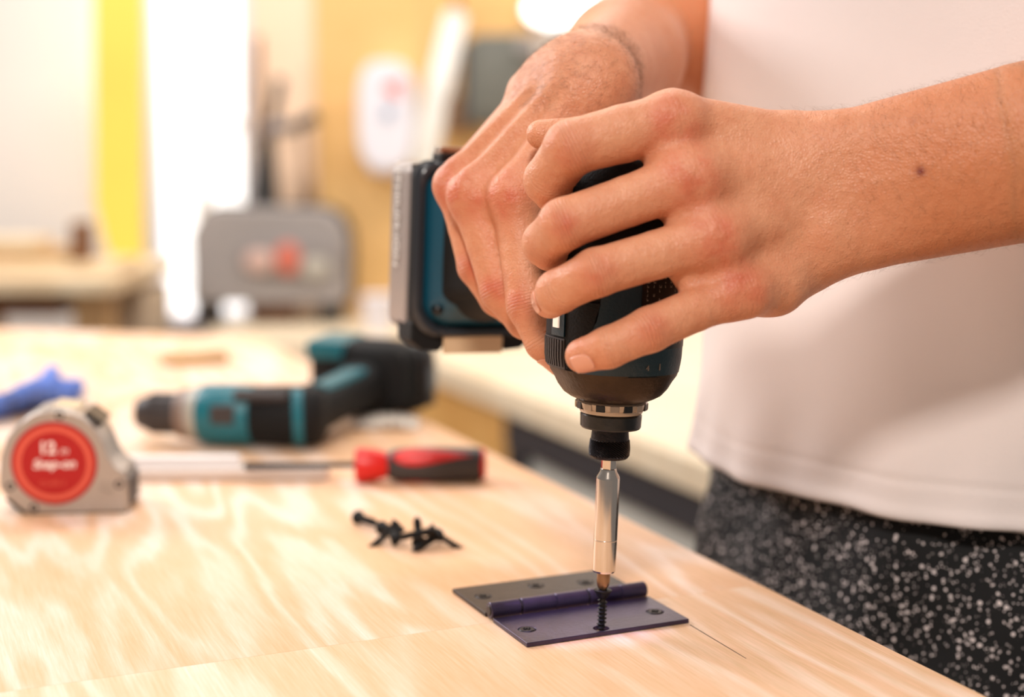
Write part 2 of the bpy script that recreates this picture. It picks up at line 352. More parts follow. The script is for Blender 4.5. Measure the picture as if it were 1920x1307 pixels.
# grey tool case with badge, standing on two blocks
ts = thing('tool_case', 'grey moulded tool case with oval badge standing on back bench', 'case', B(503, 575, 3.0))
def caseol(k=1.0):
    o = [(352, 560), (356, 572), (640, 574), (652, 566), (654, 470), (650, 435), (632, 404), (604, 390), (398, 387), (372, 398), (352, 432), (350, 440), (352, 500)]
    c = np.array([503, 480.]); return [tuple(c+(np.array(p)-c)*k) for p in o]
def caseb(Y0, Y1, k0, k1, name, m, parent=ts):
    A = [B(x, y, 2.99) for x, y in caseol(k0)]; C = [B(x, y, 2.99) for x, y in caseol(k1)]
    r0 = [(p[0], Y0, p[2]) for p in A]; r1 = [(p[0], Y0+.01, p[2]) for p in C]; r2 = [(p[0], Y1, p[2]) for p in C]
    return MB().loft([r0, r1, r2]).build(name, m, parent, smooth=False, bevel=.004)
caseb(2.995, 3.05, .955, .975, 'front_shell', M_CASE); caseb(3.05, 3.10, 1.02, 1.02, 'rear_shell', M_CASED)
ob = rbox('badge', 446, 446, 628, 520, 2.985, .02, M_CASED, ts, n=2.2); ob.data.materials[0] = mat('badge_grey', (132, 124, 120), .6)
rbox('pink_mark', 458, 470, 512, 510, 2.980, .01, mat('pink_mark', (206, 172, 160), .6), ts, n=2.5)
rbox('red_mark', 516, 455, 562, 515, 2.980, .01, mat('case_red_mark', (204, 108, 88), .6), ts, n=2.2)
rbox('pale_mark', 566, 484, 618, 522, 2.980, .01, mat('pale_mark', (180, 174, 162), .6), ts, n=2.5)
for px in (374, 500, 610):
    MB().box((B(px, 0, 3.05)[0], 3.06, (BZ+B(0, 575, 3.0)[2])/2), (.05 if px != 500 else .09, .06, B(0, 575, 3.0)[2]-BZ-.001)).build('foot', M_CASED if px != 500 else W_BROWN, ts, smooth=False)
# clamp leaning behind the case
cl = thing('bar_clamp', 'dark bar clamp standing upright behind the grey case', 'clamp', B(495, 380, 3.12))
A = [B(x, y, 3.12) for x, y in ((468, 392), (522, 392), (510, 245), (484, 245))]
MB().loft([[(p[0], 3.115, p[2]) for p in A], [(p[0], 3.14, p[2]) for p in A]]).build('grip', M_CASED, cl, smooth=False, bevel=.003)
MB().tube([B(484, 262, 3.12), B(484, 70, 3.12)], .007).build('bar', W_BROWN, cl)
MB().tube([B(506, 232, 3.12), B(516, 200, 3.12), B(526, 146, 3.12)], [.010, .010, .012]).build('lever', M_CASED, cl)
MB().tube([B(496, 262, 3.12), B(512, 236, 3.12), B(548, 240, 3.12)], [.014, .017, .012]).build('jaw', mat('clamp_grey', (128, 124, 128), .5, .3), cl)
MB().tube([B(545, 240, 3.10), B(574, 228, 3.10), B(594, 216, 3.10)], [.011, .013, .014]).build('pad', M_CASED, cl)
MB().tube([B(575, 384, 3.12), B(575, 345, 3.12), B(566, 240, 3.12)], [.012, .010, .003]).build('trigger_rod', mat('rod_brown', (150, 118, 92), .6), cl)
# white cup on the rear bench behind the battery
def cup(px, py, Y, r, h, label):
    p = B(px, py, Y); t = thing('cup', label, 'cup', (p[0], p[1], BZ))
    M = Matrix.Translation((p[0], p[1], BZ)); MB().lathe([(r*.7, 0), (r, h), (r*.94, h), (r*.64, .004)], 32, M).build('bowl', M_WHITE, t, sharp=40)
    MB().lathe([(r*1.0, h-.003), (r*1.04, h-.001), (r*1.04, h+.001), (r*.96, h+.001)], 32, M).build('rim', M_WHITE, t)
cup(712, 600, 2.9, .036, .07, 'white cup on back bench just left of the held battery')
# ---- lumber on a low stand at the far left
lz = T(100, 604, 0)
ls = thing('lumber_stand', 'low tan stand carrying offcuts beyond the left end of workbench', 'stand', (B(100, 600, 2.6)[0], 2.7, 0))
xl, xr = -1.2, B(232, 545, 2.6)[0]
slab('deck', xl, xr, 2.55, 3.0, B(0, 552, 2.55)[2], B(0, 520, 2.55)[2], W_CREAM, ls, bevel=.003)
for x in (xl+.1, xr-.06, (xl+xr)/2): slab('leg', x-.03, x+.03, 2.6, 2.66, 0, B(0, 552, 2.55)[2], W_TAN, ls)
slab('lower_shelf', xl, B(118, 545, 2.6)[0], 2.58, 3.0, B(0, 592, 2.58)[2], B(0, 556, 2.58)[2], W_BROWN, ls)
zt = B(0, 520, 2.55)[2]
def offcut(px0, px1, z0, hpx, y0, y1, m, label):
    h = hpx/FPX*2.6; a, b_ = B(px0, 500, y0)[0], B(px1, 500, y0)[0]
    o = slab('wood_offcut', a, b_, y0, y1, z0+.0002, z0+h, m, None, bevel=.002); tag(o, label, 'offcut'); return z0+h
z1 = offcut(-60, 222, zt, 22, 2.6, 2.75, W_CREAM, 'long cream board lying on the tan stand at far left')
z2 = offcut(-60, 128, z1, 26, 2.62, 2.72, W_TAN, 'tan board on top of the long cream board')
z3 = offcut(-60, 70, z2, 18, 2.62, 2.72, W_CREAM, 'short cream board topmost of the far left stack')
offcut(134, 160, z1, 74, 2.62, 2.68, W_BROWN, 'small upright brown block at end of the board stack')
gb = slab('grey_bin', B(150, 0, 2.75)[0], B(250, 0, 2.75)[0], 2.78, 2.98, .3, B(0, 548, 2.75)[2]-.0, mat('bin_grey', (196, 176, 152), .7), None, bevel=.01); tag(gb, 'pale grey brown bin under the lumber stand beside yellow board', 'bin')
# ------------------------------------------------------------------ main workbench
s0 = T(1850, 1307); s0[2] = 0
def wb(s, t, z): return s0+EV*s-NV*t+np.array([0, 0, z])   # t counts from the right edge into the bench
Bk = thing('workbench', 'big pale plywood workbench in the foreground', 'workbench', (s0[0]-.5, 1.0, 0))
# hinge frame is shared by the seam between the two boards
HD, HC, HA = T(988, 1215), T(1292, 1169), T(853, 1111)
HU = (HC-HD); HLEN = np.linalg.norm(HU); HU /= HLEN; HV = np.array([-HU[1], HU[0], 0]); HDEP = np.linalg.norm(HA-HD)
HM = Matrix.Identity(4)
for j in range(3): HM[j][0] = HU[j]; HM[j][1] = HV[j]; HM[j][2] = (0, 0, 1)[j]; HM[j][3] = HD[j]
def hl(u, v, z=0): return HD+HU*u+HV*v+np.array([0, 0, z])
PINV = .0425
# boards are cut by the seam under the pin; corners are found on the edge lines
def isect(p, d, q, e):
    A = np.array([[d[0], -e[0]], [d[1], -e[1]]]); s = np.linalg.solve(A, (q-p)[:2]); return p+d*s[0]
es = s0+np.array([0, 0, Z0])
seam = hl(0, PINV-.004); rseam = isect(es, EV, seam, HU); lseam = seam-HU*1.3
farr = T(482, 632); farl = farr+np.array([-1.5, .33, 0]); near_r = es-EV*.35
near_l = near_r-HU*1.4
TH = .018
def plate(name, ring, m, z1=Z0, th=TH, **k):
    r = [(p[0], p[1], z1) for p in ring]; b = [(p[0], p[1], z1-th) for p in ring]
    return MB().loft([b, r]).build(name, m, Bk, smooth=False, **k)
g_ = HV*.00006
plate('board', [rseam+g_, farr, farl, lseam+g_], W_TOP, bevel=.00015)
plate('board', [near_r, rseam-g_, lseam-g_, near_l], W_TOP2, bevel=.00015)
plate('apron', [es-NV*.03-EV*.3, es-NV*.03+EV*1.1, es-NV*.05+EV*1.1, es-NV*.05-EV*.3], W_PANEL, z1=Z0-TH, th=.09)
for s, t in ((-.2, .08), (1.02, .08), (-.2, 1.1), (1.02, 1.1)):
    p = wb(s, t, 0); slab('leg', p[0]-.04, p[0]+.04, p[1]-.04, p[1]+.04, 0, Z0-TH, W_PANEL, Bk)
# pencil line
a, b_ = T(1294, 1172), T(1399, 1235); dd = (b_-a)/np.linalg.norm(b_-a); pp = np.array([-dd[1], dd[0], 0])*.00028
obj('pencil_line', [a-pp+[0, 0, 1e-4], b_-pp*.6+[0, 0, 1e-4], b_+pp*.6+[0, 0, 1e-4], a+pp+[0, 0, 1e-4]], [(0, 1, 2, 3)], mat('pencil', (52, 44, 38), .7), Bk, smooth=False)
# ------------------------------------------------------------------ hinge
hg = thing('butt_hinge', 'dark bronze butt hinge lying open on the workbench', 'hinge', hl(HLEN/2, PINV), rot=None)
def hbox(name, u0, u1, v0, v1, z0, z1, m, holes=(), **k):
    bm = bmesh.new()
    # leaf outline with round screw holes
    o = [bm.verts.new(hl(u, v, z1)) for u, v in ((u0, v0), (u1, v0), (u1, v1), (u0, v1))]
    ee = [bm.edges.new((o[i], o[(i+1) % 4])) for i in range(4)]
    for (hu, hv, hr) in holes:
        q = [bm.verts.new(hl(hu+hr*math.cos(t), hv+hr*math.sin(t), z1)) for t in [2*math.pi*i/24 for i in range(24)]]
        ee += [bm.edges.new((q[i], q[(i+1) % 24])) for i in range(24)]
    r = bmesh.ops.triangle_fill(bm, edges=ee, use_beauty=True)
    fs = [f for f in bm.faces]
    for f in fs:
        if f.normal.z < 0: f.normal_flip()
    ex = bmesh.ops.extrude_face_region(bm, geom=fs)
    for v in [x for x in ex['geom'] if isinstance(x, bmesh.types.BMVert)]: v.co.z -= (z1-z0)
    bmesh.ops.recalc_face_normals(bm, faces=bm.faces)
    V = [tuple(v.co) for v in bm.verts]; bm.verts.index_update(); F = [tuple(v.index for v in f.verts) for f in bm.faces]; bm.free()
    return obj(name, V, F, m, hg, smooth=False, **k)
def hole_uv(px, py): q = T(px, py, .0022)-HD; return (q@HU, q@HV)
fh = [hole_uv(988, 1180), hole_uv(1127, 1178), hole_uv(1228, 1147)]
rh = [hole_uv(906, 1118), hole_uv(1005, 1098), hole_uv(1098, 1092)]
LT = .0022
hbox('leaf', 0, HLEN, 0, PINV-.0045, 0.0002, LT, M_HINGE, [(u, v, .0042 if i != 1 else .0036) for i, (u, v) in enumerate(fh)], bevel=.0003)
hbox('leaf', 0, HLEN, PINV+.0045, HDEP, 0.0002, LT, M_HINGE2, [(u, v, .0042) for i, (u, v) in enumerate(rh)], bevel=.0003)
PR = .0039
ks = [0, .19, .41, .62, .83, 1.0]; kg = [.0001, .0005, .0001, .0006, .0001, .0001]
Mp = Matrix.Identity(4)
for j in range(3): Mp[j][0] = HV[j]; Mp[j][1] = (0, 0, 1)[j]; Mp[j][2] = HU[j]; Mp[j][3] = hl(0, PINV, PR+.0006)[j]
for i in range(5):
    a, b_ = ks[i]*HLEN+kg[i], ks[i+1]*HLEN-kg[i+1]
    mm_ = M_HINGE if i % 2 == 0 else M_HINGE
    MB().lathe([(PR-.0004, a), (PR, a+.0004), (PR, b_-.0004), (PR-.0004, b_)], 28, Mp).build('knuckle', mm_, hg, sharp=40)
MB().lathe([(.0022, -.0004), (.0026, 0), (.0026, HLEN), (.0022, HLEN+.0004)], 20, Mp).build('pin', M_HINGE2, hg, sharp=40)
def phillips(name, M, m, r=.0046, parent=None, h=.0012):
    q = MB(); q.lathe([(r*.55, -.003), (r, 0), (r, h*.4), (r*.8, h), (r*.45, h), (r*.30, h-.0006), (.00001, h-.0006)], 28, M)
    return q.build(name, m, parent, sharp=35)
for i, (u, v) in enumerate(fh+rh):
    if i == 1: continue
    M = HM @ Matrix.Translation((u, v, LT-.0009)) @ Matrix.Rotation(R(20+37*i), 4, 'Z')
    s = phillips('screw_head', M, M_STEELD, parent=hg, r=.0041)
    MB().box((0, 0, .0013), (.0034, .0007, .0004), M).box((0, 0, .0013), (.0007, .0034, .0004), M).build('cross_slot', M_SCREW, s, smooth=False)
# ------------------------------------------------------------------ screws
def screw_mb(L=.026, rh=.0042, rs=.0019, turns=11, tip=.005):
    q = MB(); N = 20
    q.lathe([(rs, .0), (rs*1.1, -.0005)], 12) if False else None
    q.lathe([(rs*.8, .0040), (rs*1.25, .0034), (rh*.9, .0008), (rh, .0003), (rh, 0), (rh*.86, -.0003), (rh*.42, -.0003), (rh*.2, .0010)], N)
    q.lathe([(rs*.72, .003), (rs*.72, L-tip), (.0002, L)], 12)
    # thread: a raised helical ridge
    seg = 14; n = turns*seg; V = []; F = []
    for i in range(n+1):
        t = i/n; z = .0046+(L-.001-.0046)*t; k = 1 if z < L-tip else max(.12, (L-z)/tip); a = 2*math.pi*i/seg; p = (L-.0056)/turns*.36
        for rr, dz in ((rs*.66*k, -p), (rs*1.18*k+.0001, 0), (rs*.66*k, p)): V.append((rr*math.cos(a), rr*math.sin(a), z+dz))
    for i in range(n):
        for j in range(2): F.append((i*3+j, i*3+j+1, (i+1)*3+j+1, (i+1)*3+j))
    q.add(V, F); return q
sq = screw_mb(); first = None
def screw(head, tipd, label, L=.026, slot=True):
    """head and tip in world space; the screw's own z runs from head to tip"""
    global first
    z = Vector(tipd)-Vector(head); z.normalize(); x = z.orthogonal().normalized(); y = z.cross(x)
    rot = Matrix(((x.x, y.x, z.x), (x.y, y.y, z.y), (x.z, y.z, z.z)))
    t = thing('screw', label, 'screw', tuple(head), rot=rot, group='loose black screws' if 'loose' in label else None)
    if first is None:
        b = obj('shank', sq.v, sq.f, M_SCREW, t, local=True, sharp=40); s2 = MB().box((0, 0, -.0004), (.0042, .0008, .0006)).box((0, 0, -.0004), (.0008, .0042, .0006)); c = obj('cross_slot', s2.v, s2.f, M_BLACKG, t, local=True, smooth=False); first = (b, c)
    else:
        for src in first:
            c = src.copy(); COL.objects.link(c); c.parent = t
    return t
# ------------------------------------------------------------------ impact driver
S = T(1127, 1181)
Atop = P(1160, 470, .662)
AX = (Atop-S)/np.linalg.norm(Atop-S)
HH = np.array([-.40, .917, 0]); HH -= AX*(HH@AX); HH /= np.linalg.norm(HH); WW = np.cross(HH, AX)
if WW[0] < 0: WW = -WW
TM = Matrix.Identity(4)
for j in range(3): TM[j][0] = WW[j]; TM[j][1] = HH[j]; TM[j][2] = AX[j]; TM[j][3] = S[j]
TMn = np.array(TM)
def tw(w_, h, a): return S+WW*w_+HH*h+AX*a
def proj(p):
    d = np.asarray(p)-CAMP; D = d@FW; return CX+(d@RT)/D*FPX, CY-(d@UPV)/D*FPX, D
def a_of(py):
    lo, hi = 0.0, .4
    for _ in range(40):
        m = (lo+hi)/2
        if proj(tw(0, 0, m))[1] > py: lo = m
        else: hi = m
    return lo
def rpx(px, py): return px/FPX*proj(tw(0, 0, a_of(py)))[2]     # a radius in metres from one in pixels
ID = thing('impact_driver', 'black and teal cordless impact driver held over the hinge', 'impact driver', tuple(tw(0, 0, a_of(1108))))
def LT_(name, pr, m, seg=48, parent=ID, **k):                 # lathe from (radius px, y px)
    return MB().lathe([(rpx(max(r, .01), y), a_of(y)) for r, y in pr], seg, TM).build(name, m, parent, **k)
hs = screw(tw(0, 0, a_of(1106)), tw(0, 0, a_of(1106)-.030), 'black screw standing upright in the hinge under the driver bit')
bit = MB()
rr = []
for y, r_, pinch in ((1113, 5, .3), (1106, 7, .3), (1098, 12, .22), (1088, 13.5, .12), (1080, 12.5, 0), (1066, 12.5, 0)):
    t = np.linspace(0, 2*np.pi, 24, endpoint=False)+.35; r = rpx(r_, y)*(1-pinch*(1-np.cos(4*t))/2)
    rr.append(np.stack([r*np.cos(t), r*np.sin(t), np.full(24, a_of(y))], 1))
bitho = LT_('bit_holder', [(17, 1072), (20.5, 1071.5), (22, 1068), (22.2, 1060), (22.2, 897), (21.6, 894), (16, 884), (15, 879), (14, 878)], M_STEEL, sharp=18)
bit.loft(rr, True, TM).build('driver_bit', M_BIT, bitho, sharp=30)
hexr = []
for y in (882, 852):
    t = np.linspace(0, 2*np.pi, 6, endpoint=False)+.25; r = rpx(15, y); hexr.append(np.stack([r*np.cos(t), r*np.sin(t), np.full(6, a_of(y))], 1))
MB().loft(hexr, True, TM).build('hex_shank', M_STEEL, bitho, smooth=False, bevel=.0003)
LT_('holder_groove', [(22.1, 1013), (22.35, 1012), (22.35, 1011), (22.1, 1010)], M_STEEL, parent=bitho)
# knurled collar
def knurl():
    V = []; F = []; n, k = 72, 30; ys = np.linspace(858, 800, k)
    for i, y in enumerate(ys):
        r0 = np.interp(y, [800, 806, 830, 840, 855, 858], [34, 34.5, 36.5, 37.5, 36.5, 33]); kn = 1 if 822 < y < 854 else 0
        for j in range(n):
            th = 2*math.pi*j/n; d = .00036 if (i+j) % 2 else -.00014
            r = rpx(r0, y)+d*kn; V.append((r*math.cos(th), r*math.sin(th), a_of(y)))
    for i in range(k-1):
        for j in range(n): F.append((i*n+j, i*n+(j+1) % n, (i+1)*n+(j+1) % n, (i+1)*n+j))
    F.append(tuple(range(n))); F.append(tuple((k-1)*n+j for j in range(n)))
    return xf(V, TM), F
V_, F_ = knurl(); obj('collar', V_, F_, M_STEELD, ID, smooth=False)
LT_('nose_ring', [(46, 803), (55, 801), (57, 798), (58, 776), (54, 772), (40, 770)], M_BLACKG, sharp=30)
LT_('bumper_band', [(52, 774), (58, 772), (60, 768), (60, 765), (66, 762), (68, 752), (64, 748)], M_CLEAR, sharp=30)
for i in range(16):                                          # raised windows of the clear bumper
    t = 2*math.pi*i/16; a_ = (a_of(766)+a_of(750))/2; r = rpx(65, 758)
    M = TM @ Matrix.Rotation(t, 4, 'Z') @ Matrix.Translation((r, 0, a_))
    MB().box((0, 0, 0), (.0016, .0042, .0030), M).build('bumper_lug', M_CLEAR if i % 2 else M_BLACKG, ID, smooth=False, bevel=.0003)
# nose cone: facets fading from octagon to round
rr = []
NB = 64
for y, rp, n_ in ((752, 60, 2), (747, 68, 2), (742, 80, 2.0), (735, 90, 2.15), (722, 99, 2.3), (706, 107, 2.35), (696, 113, 2.4), (688, 115, 2.4)):
    r = rpx(rp, y); rr.append(sring(0, 0, r, r*1.02, n_, NB, a_of(y)))
MB().loft(rr, True, TM).build('nose_cone', M_BRONZE, ID, sharp=50)
def hr(a):                                                    # housing radius by height
    a0, a1 = a_of(690), a_of(288)
    t = (a-a0)/(a1-a0)
    base = np.interp(t, [0, .06, .15, .4, .7, .9, .97, 1.0], [114.5, 118.5, 119.5, 120, 118, 110, 96, 70])
    return base/FPX*.664
HA0, HA1 = a_of(692), a_of(288)
rr = []
for a in np.concatenate([np.linspace(HA0, HA1-.02, 10), np.linspace(HA1-.017, HA1, 8)]):
    r = hr(a); rr.append(sring(0, 0, r, r*1.03, 2.25, 64, a))
MB().loft(rr, True, TM).build('motor_housing', M_BLACK, ID, sharp=60)
def srad(th, n=2.25):
    c, s = abs(math.cos(th)), abs(math.sin(th)); return 1/((c**n+(s/1.03)**n)**(1/n))
def patch(name, m, polyfn, off, parent=ID, nt=24, na=16, a0=None, a1=None, **k):
    """a shaped panel that follows the housing; polyfn(v) gives (theta0, theta1) in degrees at v in 0..1 from bottom to top"""
    V = []; F = []
    for i in range(na+1):
        v = i/na; a = a0+(a1-a0)*v; t0, t1 = polyfn(v)
        for o_ in (0, 1):
            for j in range(nt+1):
                th = R(t0+(t1-t0)*j/nt); rr_ = hr(a)*srad(th)+(off if o_ else -.0006); V.append((rr_*math.cos(th), rr_*math.sin(th), a))
    w_ = nt+1
    def ix(i, o_, j): return (i*2+o_)*w_+j
    for i in range(na):
        for j in range(nt): F.append((ix(i, 1, j), ix(i, 1, j+1), ix(i+1, 1, j+1), ix(i+1, 1, j)))
        F.append((ix(i, 0, 0), ix(i, 1, 0), ix(i+1, 1, 0), ix(i+1, 0, 0))); F.append((ix(i, 1, nt), ix(i, 0, nt), ix(i+1, 0, nt), ix(i+1, 1, nt)))
    for j in range(nt):
        F.append((ix(0, 0, j), ix(0, 0, j+1), ix(0, 1, j+1), ix(0, 1, j))); F.append((ix(na, 1, j), ix(na, 1, j+1), ix(na, 0, j+1), ix(na, 0, j)))
    return obj(name, xf(V, TM), F, m, parent, sharp=40, **k)
yA, yB = a_of(689), a_of(470)
patch('teal_panel', M_TEALD, lambda v: (np.interp(v, [0, .25, .45, 1], [-152, -146, -132, -126]), -28), .0009, a0=yA, a1=yB)
stk = patch('sticker', M_STICK, lambda v: (-97, -40), .0012, a0=a_of(640), a1=a_of(480))
patch('corner_grip', M_BLACK, lambda v: (-212, np.interp(v, [0, .4, .6, 1], [-160, -156, -136, -130])), .0014, a0=a_of(684), a1=a_of(560))
# LED window and the ribbed grille at the left edge
patch('led_frame', M_TEALD, lambda v: (-183, -163), .0022, a0=a_of(626), a1=a_of(578))
patch('led_lens', mat('led_lens', (238, 224, 206), .3, emit=((255, 232, 214), .45)), lambda v: (-178, -169.5), .0030, a0=a_of(611), a1=a_of(584))
patch('grille_plate', M_DKGREY, lambda v: (-205, -163), .0018, a0=a_of(686), a1=a_of(630))
for i in range(9):
    t = -201+i*4.2; patch('grille_rib', M_DKGREY, lambda v, t=t: (t, t+2.2), .0024, a0=a_of(682), a1=a_of(633), nt=3, na=3)
# fine print: columns of small glyph strokes on the sticker, reading across the tool
q = MB(); rs_ = random.Random(3)
def glyph(th, a, dt, da, off=.00135):
    V = []
    for (tt, aa) in ((th, a), (th+dt, a), (th+dt, a+da), (th, a+da)):
        r = hr(aa)*srad(R(tt))+off; V.append((r*math.cos(R(tt)), r*math.sin(R(tt)), aa))
    q.add(xf(V, TM), [(0, 1, 2, 3)])
for col in range(9):
    th = -93+col*5.6; a = a_of(632)
    while a < a_of(492):
        if rs_.random() < .8:
            wdt = rs_.choice([1.1, 1.7, 2.4]); glyph(th, a, wdt, .0006)
            if rs_.random() < .7: glyph(th, a, .5, .0013)
            if rs_.random() < .4: glyph(th+wdt-.5, a, .5, .0013)
        a += .0019
q.build('fine_print', M_GREYP, stk, smooth=False)
def ontool(th, a, off=.0011):
    r = hr(a)*srad(R(th))+off; p = xf([(r*math.cos(R(th)), r*math.sin(R(th)), a)], TM)[0]
    n = np.array(TM)[:3, :3]@np.array([math.cos(R(th)), math.sin(R(th)), 0]); x = np.cross(AX, n)
    M = Matrix.Identity(4)
    for j in range(3): M[j][0] = x[j]; M[j][1] = AX[j]; M[j][2] = n[j]; M[j][3] = p[j]
    return M
text_mesh('4', .0034, ontool(-88, a_of(674)), 'number_print', M_GREYP, ID)
text_mesh('1', .0042, ontool(-76, a_of(673)), 'number_print', M_GREYP, ID)
# handle, trigger, foot, battery
def hring(h, wc, ac, ww, aa, n=2.4, N=48):
    t = np.linspace(0, 2*np.pi, N, endpoint=False); c, s = np.cos(t), np.sin(t)
    return np.stack([wc+ww*np.sign(c)*np.abs(c)**(2/n), np.full(N, h), ac+aa*np.sign(s)*np.abs(s)**(2/n)], 1)
AC = .157
rr = [hring(.015, 0, AC+.012, .017, .030), hring(.035, 0, AC+.008, .0165, .024), hring(.06, 0, AC+.004, .016, .021), hring(.09, 0, AC, .016, .021), hring(.125, 0, AC, .018, .024), hring(.150, 0, AC, .022, .032)]
MB().loft(rr, True, TM).build('handle', M_BLACK, ID, sharp=50)
rr = [hring(.026, 0, AC-.020, .008, .012), hring(.036, 0, AC-.024, .0085, .010), hring(.048, 0, AC-.018, .008, .008)]
MB().loft(rr, True, TM).build('trigger', M_TEALD, ID, sharp=50)
FW_, FA_ = .0365, .0535
FA_ = .0475; ACF = AC+.0055
def oct_(h, w_, a_, ac=ACF, ch=.28, cb=.45, N=0):            # rounded rectangle with cut lower corners
    pts = []
    def corner(cx, cy, sx, sy, c):
        for k in range(7):
            t = k/6*math.pi/2
            pts.append((cx-sx*c*(1-math.cos(t)) if True else 0, cy-sy*c*(1-math.sin(t))))
    W_, A2 = w_, a_
    c1 = w_*ch; c2 = w_*cb
    out = []
    for sx, sy, c in ((1, 1, c1), (-1, 1, c1), (-1, -1, c2), (1, -1, c2)):
        seq = []
        for k in range(7):
            t = k/6*math.pi/2; seq.append((sx*(W_-c+c*math.cos(t)), sy*(A2-c+c*math.sin(t))))
        if sx*sy < 0: seq = seq[::-1]
        out += seq
    return [(x, h, ac+y) for x, y in out]
MB().loft([oct_(.166, FW_-.002, FA_-.002), oct_(.167, FW_, FA_), oct_(.171, FW_+.0005, FA_+.0005), oct_(.172, FW_-.001, FA_-.001)], True, TM).build('foot', M_BLACK, ID, sharp=40)
rim = MB(); n_ = len(oct_(0, 1, 1))
r0 = oct_(.1655, FW_, FA_); r1 = oct_(.1625, FW_-.0015, FA_-.0015); r2 = oct_(.1625, FW_-.0045, FA_-.0045); r3 = oct_(.1655, FW_-.006, FA_-.006)
rim.loft([r0, r1, r2, r3], False, TM).build('foot_rim', mat('rim_gloss', (44, 47, 52), .2), ID, sharp=60)
MB().loft([oct_(.166, FW_-.0065, FA_-.0065), oct_(.157, FW_-.010, FA_-.011), oct_(.151, FW_-.015, FA_-.018), oct_(.142, .018, .026)], True, TM).build('teal_shoulder', M_TEAL, ID, sharp=50)
MB().loft([oct_(.1535, FW_-.0125, FA_-.017), oct_(.148, FW_-.014, FA_-.020), oct_(.125, .017, .024)], True, TM).build('grip_flare', M_BLACK, ID, sharp=50)
sc_ = MB().lathe([(.0001, .004), (.0022, .004), (.0032, 0), (.0001, -.002)], 16, TM @ Matrix.Translation((-FW_+.012, .159, ACF-FA_+.016)) @ Matrix.Rotation(R(90), 4, 'X')); sc_.build('case_screw', M_BLACKG, ID)
bt = MB().loft([oct_(.1772, FW_-.002, FA_-.003, ch=.2, cb=.2), oct_(.1785, FW_-.0005, FA_-.001, ch=.2, cb=.2), oct_(.206, FW_-.001, FA_-.002, ch=.2, cb=.2), oct_(.210, FW_-.005, FA_-.007, ch=.2, cb=.2)], True, TM).build('battery', M_GREYB, ID, sharp=40)
MB().box((0, .1745, ACF), (FW_*1.9, .006, FA_*1.92), TM).build('battery_seam', M_BLACKG, bt, smooth=False)
# lower lugs, with the latch plate between them
for s in (-1, 1):
    pr_ = [(s*FW_*.98, ACF-FA_+.008), (s*FW_*.98, ACF-FA_-.002), (s*FW_*.80, ACF-FA_-.007), (s*FW_*.52, ACF-FA_-.008), (s*FW_*.34, ACF-FA_+.002), (s*FW_*.34, ACF-FA_+.008)]
    if s > 0: pr_ = pr_[::-1]
    MB().loft([[(x, h, z) for x, z in pr_] for h in (.167, .190)], True, TM).build('lower_lug', M_BLACK, ID, smooth=False, bevel=.0012)
MB().box((0, .1665, ACF-FA_-.0035), (FW_*.95, .003, .011), TM).build('latch_plate', M_BEIGE, ID, smooth=False, bevel=.0006)
# top clips (belt hook end) of the foot
MB().box((0, .174, ACF+FA_+.002), (FW_*1.2, .014, .005), TM).build('belt_hook', M_BLACKG, ID, smooth=False, bevel=.001)
MB().box((-.010, .174, ACF+FA_+.006), (.024, .010, .004), TM).build('hook_clip', M_STEEL, ID, smooth=False, bevel=.001)
# lettering down the battery's side
Mt = Matrix.Identity(4); p = tw(-FW_-.0004, .1930, ACF+.018); xd_, yd_, nd_ = -AX, HH*-1, -WW
xd_ = -AX; nd_ = -WW; yd_ = np.cross(nd_, xd_)
for j in range(3): Mt[j][0] = xd_[j]; Mt[j][1] = yd_[j]; Mt[j][2] = nd_[j]; Mt[j][3] = p[j]
text_mesh('LITHIUM-ION', .0098, Mt, 'lettering', M_WHITEP, bt)
# a small violet-white work lamp of the tool, in the LED housing
l = bpy.data.lights.new('driver_led', 'SPOT'); l.energy = .5; l.color = (.55, .42, 1.0); l.spot_size = R(38); l.spot_blend = .6; l.shadow_soft_size = .003
lo = bpy.data.objects.new('driver_led', l); COL.objects.link(lo)
lp = tw(-.042, .004, a_of(694)); lo.location = lp; lo.rotation_euler = (Vector(hl(HLEN*.45, .02))-Vector(lp)).to_track_quat('-Z', 'Y').to_euler()
# ------------------------------------------------------------------ loose screws
for h, t_, lab in (
    ((671, 970, .0042), (768, 1002, .0085), 'loose black screw whose head points far left, resting across the pile'),
    ((716, 990, .0050), (786, 996, .0120), 'loose black screw near the left of the pile, lying along it'),
    ((745, 984, .0095), (706, 1019, .0012), 'loose black screw with tip nearest the hinge side, front left of the pile'),
    ((738, 1010, .0045), (800, 996, .0105), 'loose black screw lying low across the middle of the pile'),
    ((786, 1017, .0046), (783, 985, .0100), 'loose black screw standing short between the two clumps of the pile'),
    ((804, 993, .0100), (853, 1023, .0012), 'loose black screw whose tip points far right at the end of the pile'),
    ((822, 1003, .0048), (794, 1020, .0030), 'loose black screw tucked beneath the right end of the pile')):
    screw(T(h[0], h[1], h[2]), T(*t_), lab)
